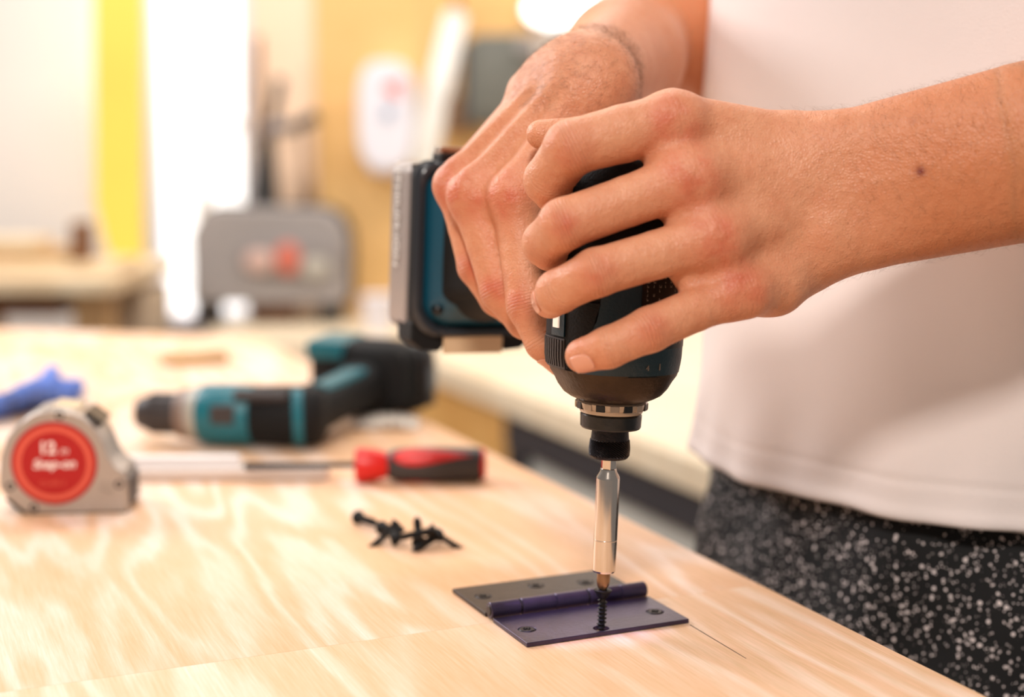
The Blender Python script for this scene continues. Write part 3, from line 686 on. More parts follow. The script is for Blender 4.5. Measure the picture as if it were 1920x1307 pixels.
# ------------------------------------------------------------------ tape measure
tmr = Matrix.Rotation(R(5), 4, 'Z')
b0 = T(50, 966); k = .9*0+np.linalg.norm(T(240, 960)-T(50, 966))/190
TP = Matrix.Translation(Vector(b0)) @ tmr
tp = thing('tape_measure', 'silver tape measure with round red label standing on the workbench', 'tape measure', tuple(b0))
def tl(px, py): return ((px-50)*k, (962-py)*k)
outl = [(50, 962), (10, 927), (-2, 905), (0, 880), (4, 846), (18, 812), (40, 784), (68, 764), (104, 756), (140, 760), (166, 774), (186, 796), (200, 824), (209, 852), (222, 872), (236, 882), (242, 900), (242, 958), (236, 962)]
O_ = [tl(*p) for p in outl]
body = prism(O_, 0, .040, TP, inset=.035).build('case', M_SILVER, tp, sharp=50, bevel=.0006)
lc = tl(106, 861)
Ml = TP @ Matrix.Translation((lc[0], 0, lc[1])) @ Matrix.Rotation(R(90), 4, 'X')
rl = 81*k
lab = MB().lathe([(rl*1.0, -.001), (rl, .0004), (rl*.98, .0008)], 64, Ml).build('round_label', M_REDL, tp, sharp=30)
rg = MB(); t = np.linspace(0, 2*np.pi, 64, endpoint=False)
rg.loft([np.stack([r*np.cos(t), r*np.sin(t), np.full(64, z)], 1) for r, z in ((rl*.89, .0008), (rl*.89, .0011), (rl*.76, .0011), (rl*.76, .0008))], False, Ml).build('label_ring', M_SALMON, tp, sharp=30)
M_PRINT = mat('label_print', (250, 232, 226), .5)
def lt(x, y): return Ml @ Matrix.Translation((x*rl, y*rl, .0009))
text_mesh('12', rl*.40, lt(-.14, .36), 'size_print', M_PRINT, lab, bold=.0003)
text_mesh('m', rl*.26, lt(.24, .30), 'size_print', M_PRINT, lab, shear=.2)
text_mesh('Snap-on', rl*.30, lt(0, -.02), 'name_print', M_PRINT, lab, shear=.25, bold=.0002)
text_mesh('CLASS 2', rl*.17, lt(-.05, -.48), 'class_print', M_SALMON, lab)
def tlbox(name, px0, py0, px1, py1, y0, y1, m, **kk):
    a, c = tl(px0, py0), tl(px1, py1); return MB().box(((a[0]+c[0])/2, (y0+y1)/2, (a[1]+c[1])/2), (abs(c[0]-a[0]), y1-y0, abs(a[1]-c[1])), TP).build(name, m, tp, smooth=False, **kk)
tlbox('base_strip', 60, 966, 238, 960, .001, .039, M_BLACK)
def strip(name, p, q_, y0, y1, th, m):
    a, c = np.array(tl(*p)), np.array(tl(*q_)); d = (c-a)/np.linalg.norm(c-a); n = np.array([d[1], -d[0]])*th
    o = [a-n, c-n, c+n, a+n]; return MB().loft([[(x, y, z) for x, z in o] for y in (y0, y1)], True, TP).build(name, m, tp, smooth=False, bevel=.0004)
strip('corner_bumper', (12, 930), (50, 964), .003, .037, .0016, M_BLACK)
strip('lock_button', (163, 768), (194, 792), .006, .034, .0016, M_BLACKG)
strip('blade_mouth', (243, 898), (243, 950), .006, .034, .0012, M_DKGREY)
strip('top_band', (100, 755), (150, 762), .006, .034, .0008, M_STEEL)
for y in (902, 909, 916, 923):
    tlbox('rib', 188, y+1.2, 214, y-1.2, -.0006, .002, M_SILVER)
for p in ((22, 905), (64, 948), (226, 905), (120, 768)):
    a = tl(*p); MB().lathe([(.0026, -.001), (.0026, .0003), (.0016, .0005), (.0012, -.0001), (.0001, -.0001)], 18, TP @ Matrix.Translation((a[0], .0002, a[1])) @ Matrix.Rotation(R(90), 4, 'X')).build('case_screw', M_STEELD, tp, sharp=30)
# ------------------------------------------------------------------ screwdriver and flat bar
h0, h1 = T(664, 908), T(911, 906)
zr = .0115; hx = h1-h0; hL = np.linalg.norm(hx)
MSd = frame((h0[0], h0[1]+.006, Z0+zr), hx)                    # local x runs to the butt of the handle
sd = thing('screwdriver', 'red and dark grey handled screwdriver lying on the workbench', 'screwdriver', (h0[0], h0[1], Z0))
Mz = MSd @ Matrix.Rotation(R(90), 4, 'Y')                      # lathe z -> local x
MB().lathe([(.007, 0), (.0110, .001), (.0115, .004), (.0104, hL*.16), (.0086, hL*.24), (.0070, hL*.30)], 36, Mz).build('collar', M_RED, sd, sharp=40)
rr = []
for f, r in ((.235, .0070), (.27, .0092), (.33, .0106), (.45, .0113), (.6, .0114), (.8, .0110), (.94, .0106), (.965, .0098)):
    rr.append(sring(0, 0, r, r, 2.5, 48, f*hL))
MB().loft(rr, True, Mz).build('grip', M_DKGREY, sd, sharp=60)
MB().lathe([(.0100, .955*hL), (.0104, .975*hL), (.0094, .995*hL), (.0060, 1.0*hL)], 36, Mz).build('end_cap', M_RED, sd, sharp=50)
for ang in (230, 350, 110):
    V = []; F = []; n, m_ = 22, 8
    for i in range(n+1):
        f = .29+(.90-.29)*i/n; hw = R(36)*math.sin(math.pi*min(1, max(0, (i/n)))**.6)*(.55+.45*(1-i/n)) if 0 < i < n else .001
        r = np.interp(f, [.235, .27, .33, .45, .6, .8, .94], [.0070, .0092, .0106, .0113, .0114, .0110, .0106])
        for j in range(m_+1):
            a = R(ang)+hw*(2*j/m_-1); c, s = abs(math.cos(a)), abs(math.sin(a)); rs2 = r/((c**2.5+s**2.5)**.4)+.0004; V.append((rs2*math.cos(a), rs2*math.sin(a), f*hL))
    for i in range(n):
        for j in range(m_): F.append((i*(m_+1)+j, i*(m_+1)+j+1, (i+1)*(m_+1)+j+1, (i+1)*(m_+1)+j))
    obj('red_inlay', xf(V, Mz), F, M_RED, sd)
MB().lathe([(.0020, -.072), (.0024, -.070), (.0020, -.016), (.0020, .002)], 20, Mz).build('shaft', M_STEELD, sd, sharp=40)
b0_, b1_ = T(614, 902), T(235, 904)
Mb = frame(b0_, b1_-b0_); bl = np.linalg.norm(b1_-b0_)+.01
fb = thing('flat_bar', 'long pale metal bar lying beside the tape measure, under the drill', 'bar', tuple(b0_))
MB().box((bl/2, -.010, .0042), (bl, .020, .008), Mb).build('bar_body', mat('pale_metal', (214, 204, 198), .35, .5), fb, smooth=False, bevel=.0012)
MB().box((bl/2+.03, -.016, .0088), (bl-.06, .010, .010), Mb).build('top_strip', mat('bright_strip', (240, 236, 236), .3, .2), fb, smooth=False)
# ------------------------------------------------------------------ the second drill, on its side
dl = thing('cordless_drill', 'teal and black cordless drill lying on its side on the workbench', 'drill', tuple(T(480, 845)))
DR = .0225
q0, q1 = T(262, 832), T(606, 842)
ax0 = np.array([q0[0], q0[1]+.004, Z0+DR]); ax1 = np.array([q1[0], q1[1]+.004, Z0+DR+.001])
MD = frame(ax0, ax1-ax0); DLn = np.linalg.norm(ax1-ax0); Mdz = MD @ Matrix.Rotation(R(90), 4, 'Y')
f_ = lambda px: (px-262)/(606-262)*DLn
def dlathe(name, pr, m, **k): return MB().lathe([(r, f_(p)) for p, r in pr], 48, Mdz).build(name, m, dl, sharp=40, **k)
ck = dlathe('chuck', [(256, .006), (260, .0105), (275, .0130), (300, .0148), (330, .0150), (338, .0150)], M_DKGREY)
for i in range(18):
    M = Mdz @ Matrix.Rotation(2*math.pi*i/18, 4, 'Z') @ Matrix.Translation((.0148, 0, f_(308))); MB().box((0, 0, 0), (.0012, .0018, f_(330)-f_(285)), M).build('chuck_rib', M_DKGREY, ck, smooth=False)
dlathe('torque_ring', [(338, .0165), (342, .0180), (356, .0185), (360, .0180)], mat('warm_grey_ring', (128, 108, 98), .5))
dlathe('gear_ring', [(360, .0185), (364, .0198), (376, .0205), (384, .0205)], mat('pale_grey_ring', (170, 166, 156), .4))
dlathe('front_housing', [(380, .0202), (388, .0220), (430, .0226), (478, .0222), (482, .021)], M_TEALB)
dlathe('motor_housing', [(478, .0208), (482, .0216), (540, .0222), (580, .0222), (598, .0205), (608, .0160), (611, .009)], M_BLACK)
M = MD @ Matrix.Translation((f_(436), -.0205, .0035)); MB().box((0, 0, 0), (.018, .006, .014), M).build('gear_switch', M_DKGREY, dl, smooth=False, bevel=.0015)
M = MD @ Matrix.Translation((f_(505), -.0165, .0165)) @ Matrix.Rotation(R(45), 4, 'X'); MB().box((0, 0, 0), (.040, .008, .010), M).build('top_ridge', M_DKGREY, dl, smooth=False, bevel=.002)
for a0 in (-62, ):
    q = MB(); V = []; F = []
    for i in range(25):
        a = R(200+i*6.0)
        for xx_ in (f_(556)+.004*math.sin(i/24*3.1), f_(574)+.004*math.sin(i/24*3.1)): V.append((.0228*math.cos(a), .0228*math.sin(a), xx_))
    for i in range(24): F.append((2*i, 2*i+1, 2*i+3, 2*i+2))
    q.add(V, F); obj('teal_stripe', xf(q.v, Mdz), q.f, M_TEALB, dl)
# handle points away to the right; battery at its end
hp0 = ax0+(ax1-ax0)*((560-262)/344)+np.array([0, .008, 0]); hp1 = T(726, 772)+np.array([0, .01, .030])
hd = hp1-hp0; hdl = np.linalg.norm(hd); MH = frame(hp0, hd)     # x along the handle, y sideways, z up
def hrx(x, cy, cz, b_, c_, n=2.5): r = sring(cy, cz, b_, c_, n, 40, x); return np.stack([r[:, 2], r[:, 0], r[:, 1]], 1)
MB().loft([hrx(0, 0, 0, .022, .0180), hrx(hdl*.3, 0, 0, .018, .0170), hrx(hdl*.6, 0, 0, .018, .0170), hrx(hdl*.75, 0, 0, .024, .021)], True, MH).build('handle', M_BLACK, dl, sharp=50)
MB().loft([hrx(hdl*.12, -.006, .013, .008, .006), hrx(hdl*.5, -.004, .013, .009, .0065), hrx(hdl*.6, -.004, .012, .008, .005)], True, MH).build('handle_inlay', M_TEALB, dl, sharp=50)
MB().loft([hrx(hdl*.14, .018, -.002, .007, .008), hrx(hdl*.30, .020, -.002, .009, .009), hrx(hdl*.36, .017, -.002, .006, .007)], True, MH).build('trigger', M_DKGREY, dl, sharp=50)
MB().loft([hrx(hdl*.70, .006, .002, .030, .024, 4), hrx(hdl*.74, .008, .003, .042, .029, 4), hrx(hdl*.90, .008, .003, .043, .030, 4)], True, MH).build('foot', M_BLACK, dl, sharp=50)
MB().box((hdl*.84, .034, .026), (hdl*.3, .034, .016), MH).build('teal_cap', M_TEALB, dl, smooth=False, bevel=.004)
MB().loft([hrx(hdl*.915, .002, .000, .040, .028, 5), hrx(hdl*.93, .002, .000, .042, .0295, 5), hrx(hdl*1.04, .002, .000, .042, .0295, 5), hrx(hdl*1.06, .002, 0, .037, .026, 5)], True, MH).build('battery', M_BLACKG, dl, sharp=50)
MB().box((hdl*.99, -.0405, .004), (hdl*.08, .003, .030), MH).build('battery_plate', mat('bluish_grey', (96, 106, 116), .35, .3), dl, smooth=False, bevel=.002)
for z in (-.018, .014): MB().box((hdl*.97, -.040, z), (hdl*.05, .006, .010), MH).build('battery_clip', M_DKGREY, dl, smooth=False, bevel=.002)
# ------------------------------------------------------------------ offcut strip, crumpled film
p0, p1 = T(308, 687), T(428, 680)
Mo = frame(p0, p1-p0); lo_ = np.linalg.norm(p1-p0)
o = MB().box((lo_/2, .012, .0055), (lo_, .03, .011), Mo).build('wood_offcut', W_TAN, None, smooth=False, bevel=.001); tag(o, 'small flat tan wooden offcut on the workbench behind the drill', 'offcut')
# ------------------------------------------------------------------ signed-distance modelling of soft bodies
def smin(a, b, k):
    h = np.maximum(k-np.abs(a-b), 0)/k; return np.minimum(a, b)-h*h*k*.25
def cap(p, a, b, r1, r2, flat=None):
    a = np.asarray(a); b = np.asarray(b); ba = b-a; pa = p-a
    t = np.clip(pa@ba/(ba@ba), 0, 1); q = pa-t[:, None]*ba
    if flat is not None:
        n, s = flat; q = q+np.outer(q@n, n*(s-1))
    return np.sqrt((q*q).sum(1))-(r1+(r2-r1)*t)
class SDF:
    """a list of steps, each (groups of capsules, blend radius)"""
    def __init__(s): s.steps = []; s.lo = []; s.hi = []
    def add(s, caps, k_in=.003, k=.005, lo=None):
        s.steps.append((caps, k_in, k))
        for c in caps:
            r = max(c[2], c[3]); s.lo.append(np.minimum(c[0], c[1])-r); s.hi.append(np.maximum(c[0], c[1])+r)
    def __call__(s, p):
        f = None
        for caps, ki, k in s.steps:
            g = None
            for c in caps:
                d = cap(p, *c); g = d if g is None else smin(g, d, ki)
            f = g if f is None else smin(f, g, k)
        return f
def surface(fn, lo, hi, h, C=6):
    lo = np.asarray(lo)-3*h; n = np.ceil((np.asarray(hi)-lo)/h).astype(int)+4; n = ((n+C-1)//C)*C+1
    nc = n//C+1
    cc = np.stack(np.meshgrid(*[lo[i]+h*C*np.arange(nc[i])+h*C*.5 for i in range(3)], indexing='ij'), -1).reshape(-1, 3)
    fc = fn(cc).reshape(nc)
    act = np.abs(fc) < h*C*1.25
    F = np.repeat(np.repeat(np.repeat(np.where(fc > 0, 1.0, -1.0), C, 0), C, 1), C, 2)[:n[0], :n[1], :n[2]].astype(np.float32)
    A = np.repeat(np.repeat(np.repeat(act, C, 0), C, 1), C, 2)[:n[0], :n[1], :n[2]]
    idx = np.argwhere(A); vals = np.empty(len(idx), np.float32)
    for s in range(0, len(idx), 200000): vals[s:s+200000] = fn(lo+h*idx[s:s+200000])
    F[A] = vals
    S_ = F < 0
    corners = [(i, j, k) for i in (0, 1) for j in (0, 1) for k in (0, 1)]
    sl = lambda arr, c: arr[c[0]:arr.shape[0]-1+c[0], c[1]:arr.shape[1]-1+c[1], c[2]:arr.shape[2]-1+c[2]]
    cnt = sum(sl(S_, c).astype(np.int8) for c in corners)
    cell = (cnt > 0) & (cnt < 8); ci = np.argwhere(cell); vid = -np.ones(cell.shape, np.int64); vid[cell] = np.arange(len(ci))
    acc = np.zeros((len(ci), 3)); wn = np.zeros(len(ci))
    for a in corners:
        for ax in range(3):
            if a[ax]: continue
            b = list(a); b[ax] = 1
            fa = F[tuple((ci+a).T)]; fb = F[tuple((ci+b).T)]; m = (fa < 0) != (fb < 0)
            t = np.where(m, fa/np.where(fa == fb, 1, fa-fb), 0); pos = np.tile(np.array(a, float), (len(ci), 1)); pos[:, ax] += t
            acc += pos*m[:, None]; wn += m
    V = lo+h*(ci+acc/wn[:, None])
    Q = []
    for ax in range(3):
        o1, o2 = [(1, 2), (2, 0), (0, 1)][ax]
        a = [slice(None)]*3; b = [slice(None)]*3; a[ax] = slice(0, -1); b[ax] = slice(1, None)
        sa = S_[tuple(a)]; sb = S_[tuple(b)]; e = np.argwhere(sa != sb)
        e = e[(e[:, o1] > 0) & (e[:, o2] > 0) & (e[:, o1] < vid.shape[o1]) & (e[:, o2] < vid.shape[o2])]
        d1 = np.zeros(3, int); d1[o1] = 1; d2 = np.zeros(3, int); d2[o2] = 1
        q = np.stack([vid[tuple((e-d1-d2).T)], vid[tuple((e-d2).T)], vid[tuple(e.T)], vid[tuple((e-d1).T)]], 1)
        fl = sa[tuple(e.T)]; q = np.where(fl[:, None], q, q[:, ::-1]); Q.append(q)
    Q = np.concatenate(Q); Q = Q[(Q >= 0).all(1)]
    for _ in range(2):
        f0 = fn(V); g = np.stack([fn(V+e)-f0 for e in np.eye(3)*h*.3], 1)/(h*.3)
        V = V-np.clip(f0, -h, h)[:, None]*g/np.maximum((g*g).sum(1), .25)[:, None]
    return V, Q
# ------------------------------------------------------------------ skin
def skin_material():
    m = bpy.data.materials.new('skin'); m.use_nodes = True; nt = m.node_tree; N = nt.nodes; L = nt.links; b = N['Principled BSDF']
    at = N.new('ShaderNodeAttribute'); at.attribute_name = 'red'
    base = N.new('ShaderNodeMix'); base.data_type = 'RGBA'; base.inputs[6].default_value = lin((214, 150, 114)); base.inputs[7].default_value = lin((196, 92, 66))
    nr = N.new('ShaderNodeTexNoise'); nr.inputs['Scale'].default_value = 110; nr.inputs['Detail'].default_value = 4
    rm = N.new('ShaderNodeMapRange'); rm.inputs[1].default_value = .35; rm.inputs[2].default_value = .65; rm.inputs[3].default_value = .35; rm.inputs[4].default_value = 1.1; L.new(nr.outputs['Fac'], rm.inputs[0])
    rx = N.new('ShaderNodeMath'); rx.operation = 'MULTIPLY'; L.new(at.outputs['Fac'], rx.inputs[0]); L.new(rm.outputs[0], rx.inputs[1]); L.new(rx.outputs[0], base.inputs[0])
    g = N.new('ShaderNodeNewGeometry')
    L.new(g.outputs['Position'], nr.inputs['Vector'])
    n = N.new('ShaderNodeTexNoise'); n.inputs['Scale'].default_value = 85; n.inputs['Detail'].default_value = 9; n.inputs['Roughness'].default_value = .72; L.new(g.outputs['Position'], n.inputs['Vector'])
    mr = N.new('ShaderNodeMapRange'); mr.inputs[1].default_value = .42; mr.inputs[2].default_value = .75; mr.inputs[4].default_value = .62; L.new(n.outputs['Fac'], mr.inputs[0])
    b2 = N.new('ShaderNodeMix'); b2.data_type = 'RGBA'; L.new(mr.outputs[0], b2.inputs[0]); L.new(base.outputs[2], b2.inputs[6]); b2.inputs[7].default_value = lin((196, 118, 82))
    # tanned forearms
    ta = N.new('ShaderNodeAttribute'); ta.attribute_name = 'tan'
    b3 = N.new('ShaderNodeMix'); b3.data_type = 'RGBA'; L.new(ta.outputs['Fac'], b3.inputs[0]); L.new(b2.outputs[2], b3.inputs[6]); b3.inputs[7].default_value = lin((190, 112, 66))
    sc = N.new('ShaderNodeAttribute'); sc.attribute_name = 'scab'
    b4 = N.new('ShaderNodeMix'); b4.data_type = 'RGBA'; L.new(sc.outputs['Fac'], b4.inputs[0]); L.new(b3.outputs[2], b4.inputs[6]); b4.inputs[7].default_value = lin((112, 34, 30))
    L.new(b4.outputs[2], b.inputs['Base Color'])
    b.inputs['Roughness'].default_value = .42; b.inputs['Subsurface Weight'].default_value = .16; b.inputs['Subsurface Scale'].default_value = .004
    b.inputs['Subsurface Radius'].default_value = (1.0, .35, .2); b.inputs['Specular IOR Level'].default_value = .38
    # pores, fine lines, knuckle creases
    v = N.new('ShaderNodeTexVoronoi'); v.feature = 'DISTANCE_TO_EDGE'; v.inputs['Scale'].default_value = 750; L.new(g.outputs['Position'], v.inputs['Vector'])
    n2 = N.new('ShaderNodeTexNoise'); n2.inputs['Scale'].default_value = 260; n2.inputs['Detail'].default_value = 5; L.new(g.outputs['Position'], n2.inputs['Vector'])
    cs = N.new('ShaderNodeAttribute'); cs.attribute_name = 'crease'; cm = N.new('ShaderNodeAttribute'); cm.attribute_name = 'crease_mask'
    wv = N.new('ShaderNodeMath'); wv.operation = 'MULTIPLY_ADD'; L.new(n2.outputs['Fac'], wv.inputs[0]); wv.inputs[1].default_value = 5.5; L.new(cs.outputs['Fac'], wv.inputs[2])
    s = N.new('ShaderNodeMath'); s.operation = 'SINE'; L.new(wv.outputs[0], s.inputs[0])
    pw = N.new('ShaderNodeMapRange'); pw.inputs[1].default_value = .35; pw.inputs[2].default_value = 1; L.new(s.outputs[0], pw.inputs[0])
    mm = N.new('ShaderNodeMath'); mm.operation = 'MULTIPLY'; L.new(pw.outputs[0], mm.inputs[0]); L.new(cm.outputs['Fac'], mm.inputs[1])
    h = N.new('ShaderNodeMath'); h.operation = 'MULTIPLY_ADD'; L.new(mm.outputs[0], h.inputs[0]); h.inputs[1].default_value = -1.1; L.new(n2.outputs['Fac'], h.inputs[2])
    h2 = N.new('ShaderNodeMath'); h2.operation = 'MULTIPLY_ADD'; L.new(v.outputs['Distance'], h2.inputs[0]); h2.inputs[1].default_value = .5; L.new(h.outputs[0], h2.inputs[2])
    bp = N.new('ShaderNodeBump'); bp.inputs['Strength'].default_value = .62; bp.inputs['Distance'].default_value = .0011; L.new(h2.outputs[0], bp.inputs['Height']); L.new(bp.outputs[0], b.inputs['Normal'])
    return m
M_SKIN = skin_material()
JR = []       # redness (position, sigma, weight)
JC = []       # creases (position, along, dorsal normal)
MM_ = .001
def lerp(a, b, t): return np.asarray(a)*(1-t)+np.asarray(b)*t
TOCAM = lambda p: (CAMP-p)/np.linalg.norm(CAMP-p)
# ---- left hand (near): back to the camera, fingers draped over the housing
LH = SDF()
def jp(*a): return P(*a)
L_ = dict(
 index=[jp(1262, 226, .626), jp(1072, 276, .617), jp(1028, 338, .632), jp(1038, 362, .650)],
 middle=[jp(1292, 336, .620), jp(1058, 420, .611), jp(1024, 456, .628), jp(1030, 472, .645)],
 ring=[jp(1338, 446, .620), jp(1118, 511, .607), jp(1046, 547, .617), jp(1032, 562, .630)],
 pinky=[jp(1386, 545, .626), jp(1218, 618, .610), jp(1140, 652, .607), jp(1092, 667, .613)])
Rr = dict(index=[.0118, .0114, .0102, .0088], middle=[.0116, .0106, .0098, .0084], ring=[.0112, .0099, .0090, .0080], pinky=[.0100, .0092, .0083, .0072])
wU, wL = jp(1560, 278, .640), jp(1560, 452, .645)
Lb = dict(index=jp(1495, 282, .640), middle=jp(1505, 335, .636), ring=jp(1512, 395, .638), pinky=jp(1500, 478, .645))
metas = []
for f in ('index', 'middle', 'ring', 'pinky'):
    m0 = L_[f][0]; back = np.array([0, .006, 0])
    if f == 'pinky':
        mid = jp(1450, 528, .640)
        metas += [(m0+back*.6, mid, Rr[f][0]*.98, .0118), (mid, Lb[f]+back, .0118, .0150)]
    else: metas.append((m0+back*.5, Lb[f]+back, Rr[f][0]*1.0, .0150))
metas += [(jp(1300, 300, .646), jp(1480, 330, .652), .012, .016), (jp(1350, 420, .642), jp(1480, 430, .652), .012, .016), (jp(1400, 520, .648), jp(1510, 480, .655), .012, .013)]
LH.add(metas, .013, .006)
# webs between the finger roots
webs = []
for a, b in (('index', 'middle'), ('middle', 'ring'), ('ring', 'pinky')):
    pa, pb = lerp(L_[a][0], L_[a][1], .16), lerp(L_[b][0], L_[b][1], .16); o = np.array([0, .0035, 0])
    webs.append((pa+o, pb+o, .0085, .0080))
webs.append((lerp(L_['ring'][0], L_['ring'][1], .30)+[0, .004, -.006], lerp(L_['pinky'][0], L_['pinky'][1], .42)+[0, .004, .003], .0065, .006))
LH.add(webs, .004, .006)
fg = []
for f in ('index', 'middle', 'ring', 'pinky'):
    j = L_[f]; r = Rr[f]; mid = lerp(j[0], j[1], .5)
    mk_ = 1.04 if f == 'index' else .95
    fg.append([(j[0], mid, r[0], (r[0]+r[1])/2*mk_), (mid, j[1], (r[0]+r[1])/2*mk_, r[1]), (j[1], j[2], r[1]*.99, r[2]), (j[2], j[3], r[2], r[3])])
for c in fg: LH.add(c[:1], .0022, .0034); LH.add(c[1:], .0022, .0008)
# thumb passes over the back of the tool; only its tip shows
th = [jp(1470, 330, .668), jp(1330, 262, .682), jp(1150, 255, .678), jp(1014, 252, .672)]
LH.add([(th[0], th[1], .016, .0125), (th[1], th[2], .0118, .0100), (th[2], th[3], .0098, .0066)], .003, .006)
# knuckle heads stand a little proud
LH.add([(L_['index'][0]+[0, -.0015, 0], L_['index'][0]+[.003, -.0015, 0], .0116, .0108)], .001, .006)
for f in ('middle', 'ring', 'pinky'): LH.add([(L_[f][0]+[-.002, -.0008, .0005], L_[f][0]+[.004, -.0008, 0], Rr[f][0]*.97, Rr[f][0]*.9)], .001, .010)
# wrist and forearm
fU, fL = jp(1920, 226, .630), jp(1920, 346, .634); eU, eL = jp(2450, 120, .66), jp(2440, 215, .66)
LH.add([(Lb['index']+[0, .004, 0], wU, .0150, .0148), (Lb['pinky']+[0, .006, 0], wL, .0150, .0148), (Lb['middle']+[0, .006, 0], lerp(wU, wL, .5)+[0, .002, 0], .016, .018)], .010, .008)
LH.add([(wU, fU, .0146, .0246), (wL, fL, .0148, .0246), (lerp(wU, wL, .5)+[0, .002, 0], lerp(fU, fL, .5), .0185, .030)], .010, .006)
LH.add([(wL+[-.004, -.002, .004], wL+[.012, -.002, .004], .0150, .012)], .001, .010)     # ulnar head
shL = np.array([.335, .80, Z0+.50])
def tag_hand(j, r, dors):
    for i, (p, rr_) in enumerate(zip(j, r)):
        if i == 0: JR.append((p+dors*rr_, .012, .85)); JC.append((p+dors*rr_*.6, j[1]-j[0], dors, .10, .006))
        elif i == 1: JR.append((p+dors*rr_*.9, .0075, .85)); JC.append((p+dors*rr_*.6, lerp(j[1], j[2], .5)-lerp(j[0], j[1], .5), dors, .62, .0040))
        elif i == 2: JR.append((p, .009, .12)); JC.append((p+dors*rr_*.6, j[3]-j[1], dors, .4, .0020))
        else: JR.append((p, .010, .45))
for f in L_: tag_hand(L_[f], Rr[f], TOCAM(L_[f][1]))
# ---- right hand (far): wraps the grip, knuckles up-left
RH = SDF()
R_ = dict(
 index=[jp(968, 376, .700), jp(992, 572, .690), jp(1022, 640, .688), jp(1056, 674, .690)],
 middle=[jp(888, 372, .712), jp(940, 545, .706), jp(985, 600, .708), jp(1020, 622, .716)],
 ring=[jp(856, 352, .730), jp(893, 500, .724), jp(932, 560, .724), jp(968, 590, .730)],
 pinky=[jp(860, 330, .750), jp(888, 440, .748), jp(920, 505, .746), jp(955, 535, .750)])
Rq = dict(index=[.0120, .0104, .0092, .0080], middle=[.0112, .0100, .0090, .0080], ring=[.0098, .0090, .0082, .0074], pinky=[.0092, .0082, .0074, .0066])
Rb = dict(index=jp(1112, 178, .704), middle=jp(1080, 168, .706), ring=jp(1048, 164, .714), pinky=jp(1018, 170, .726))
wr0, wr1 = jp(1128, 150, .708), jp(1040, 146, .728)
back = np.array([.004, .004, 0])
RH.add([(R_[f][0]+back*.4, Rb[f]+back, Rq[f][0], .0128) for f in R_]+[(jp(960, 330, .722), jp(1080, 200, .722), .012, .015), (jp(900, 330, .735), jp(1040, 190, .735), .011, .014)], .010, .006)
RH.add([(lerp(R_[a][0], R_[a][1], .16)+[.003, .004, 0], lerp(R_[b][0], R_[b][1], .16)+[.003, .004, 0], .0085, .008) for a, b in (('index', 'middle'), ('middle', 'ring'), ('ring', 'pinky'))], .004, .006)
for f in R_:
    j = R_[f]; r = Rq[f]; mid = lerp(j[0], j[1], .5)
    c = [(j[0], mid, r[0], (r[0]+r[1])/2*.95), (mid, j[1], (r[0]+r[1])/2*.95, r[1]), (j[1], j[2], r[1]*.99, r[2]), (j[2], j[3], r[2], r[3])]
    RH.add(c[:1], .0022, .0034); RH.add(c[1:], .0022, .0008)
for f in ('index', 'middle', 'ring'): RH.add([(R_[f][0]+[-.001, -.0022, .002], R_[f][0]+[.001, -.0018, .004], Rq[f][0]*.98, Rq[f][0]*.88)], .001, .007)
for f in ('index', 'middle', 'ring'):                          # extensor tendons
    a, b = lerp(R_[f][0], Rb[f], .12), lerp(R_[f][0], Rb[f], .85); n = TOCAM(a)*.5+np.array([-.55, 0, .45]); n /= np.linalg.norm(n)
    RH.add([(a+n*.0098, b+n*.0108, .0020, .0016)], .001, .009)
RH.add([(jp(1125, 205, .726), jp(1120, 320, .762), .0165, .0130), (jp(1120, 320, .762), jp(1085, 425, .785), .0125, .0105), (jp(1085, 425, .785), jp(1050, 500, .792), .0100, .0078)], .003, .007)
RH.add([(Rb['index']+[0, .003, 0], wr0+[0, .002, 0], .0140, .0150), (Rb['pinky'], wr1, .0128, .0140), (Rb['middle']+[0, .004, 0], lerp(wr0, wr1, .5)+[0, .003, 0], .014, .016), (jp(985, 168, .735), jp(1010, 150, .735), .0085, .010)], .008, .007)
el = jp(1196, 84, .93)
RH.add([(lerp(wr0, wr1, .3)+[0, .006, 0], lerp(wr0, el, .55)+[0, 0, 0], .0235, .0315), (lerp(wr0, el, .55), el, .0315, .034)], .012, .010)
for f in R_: tag_hand(R_[f], Rq[f], (lambda v: v/np.linalg.norm(v))(TOCAM(R_[f][1])+np.array([-.5, 0, .1])))
# ---- upper arms and trunk under the clothes (coarser grid)
TC = np.array([.272, .90, 0]); 
EP, NP_ = EV, NV                                              # the person faces the bench: width along its edge
shR = TC+EP*.195+np.array([0, 0, Z0+.50]); shLp = TC-EP*.195+np.array([0, 0, Z0+.50])
UA = SDF()
eLm = lerp(eU, eL, .5)
ft_ = .0246*.06; aU, aL = lerp(fU, eU, .06)*1.0, lerp(fL, eL, .06)*1.0
UA.add([(fU-(eU-fU)*.02, eU, .0244, .030), (fL-(eL-fL)*.02, eL, .0244, .030), (lerp(fU, fL, .5), eLm, .0300, .038)], .010, .01)
UA.add([(eLm, shLp, .040, .052)], .01, .012)
URM = SDF(); URM.add([(el+[.036, .035, .006], shR, .040, .052), (el, el+[.036, .035, .006], .033, .039)], .006, .006)
TR = SDF(); flatv = (NP_, 1.75)
TR.add([(TC+EP*.05+[0, 0, .55], TC+EP*.05+[0, 0, Z0+.42], .115, .13, flatv), (TC-EP*.05+[0, 0, .55], TC-EP*.05+[0, 0, Z0+.42], .115, .13, flatv), (shR, shLp, .06, .06), (TC+[0, 0, Z0+.5], TC+[0, 0, Z0+.60], .07, .06)], .04, .03)
def grid(S_, h): return surface(S_, np.min(S_.lo, 0), np.max(S_.hi, 0), h)
VL, QL = grid(LH, .00125); VR, QR = grid(RH, .00125)
VU, QU = grid(UA, .004); VV, QV = grid(URM, .004); VT, QT = grid(TR, .012)
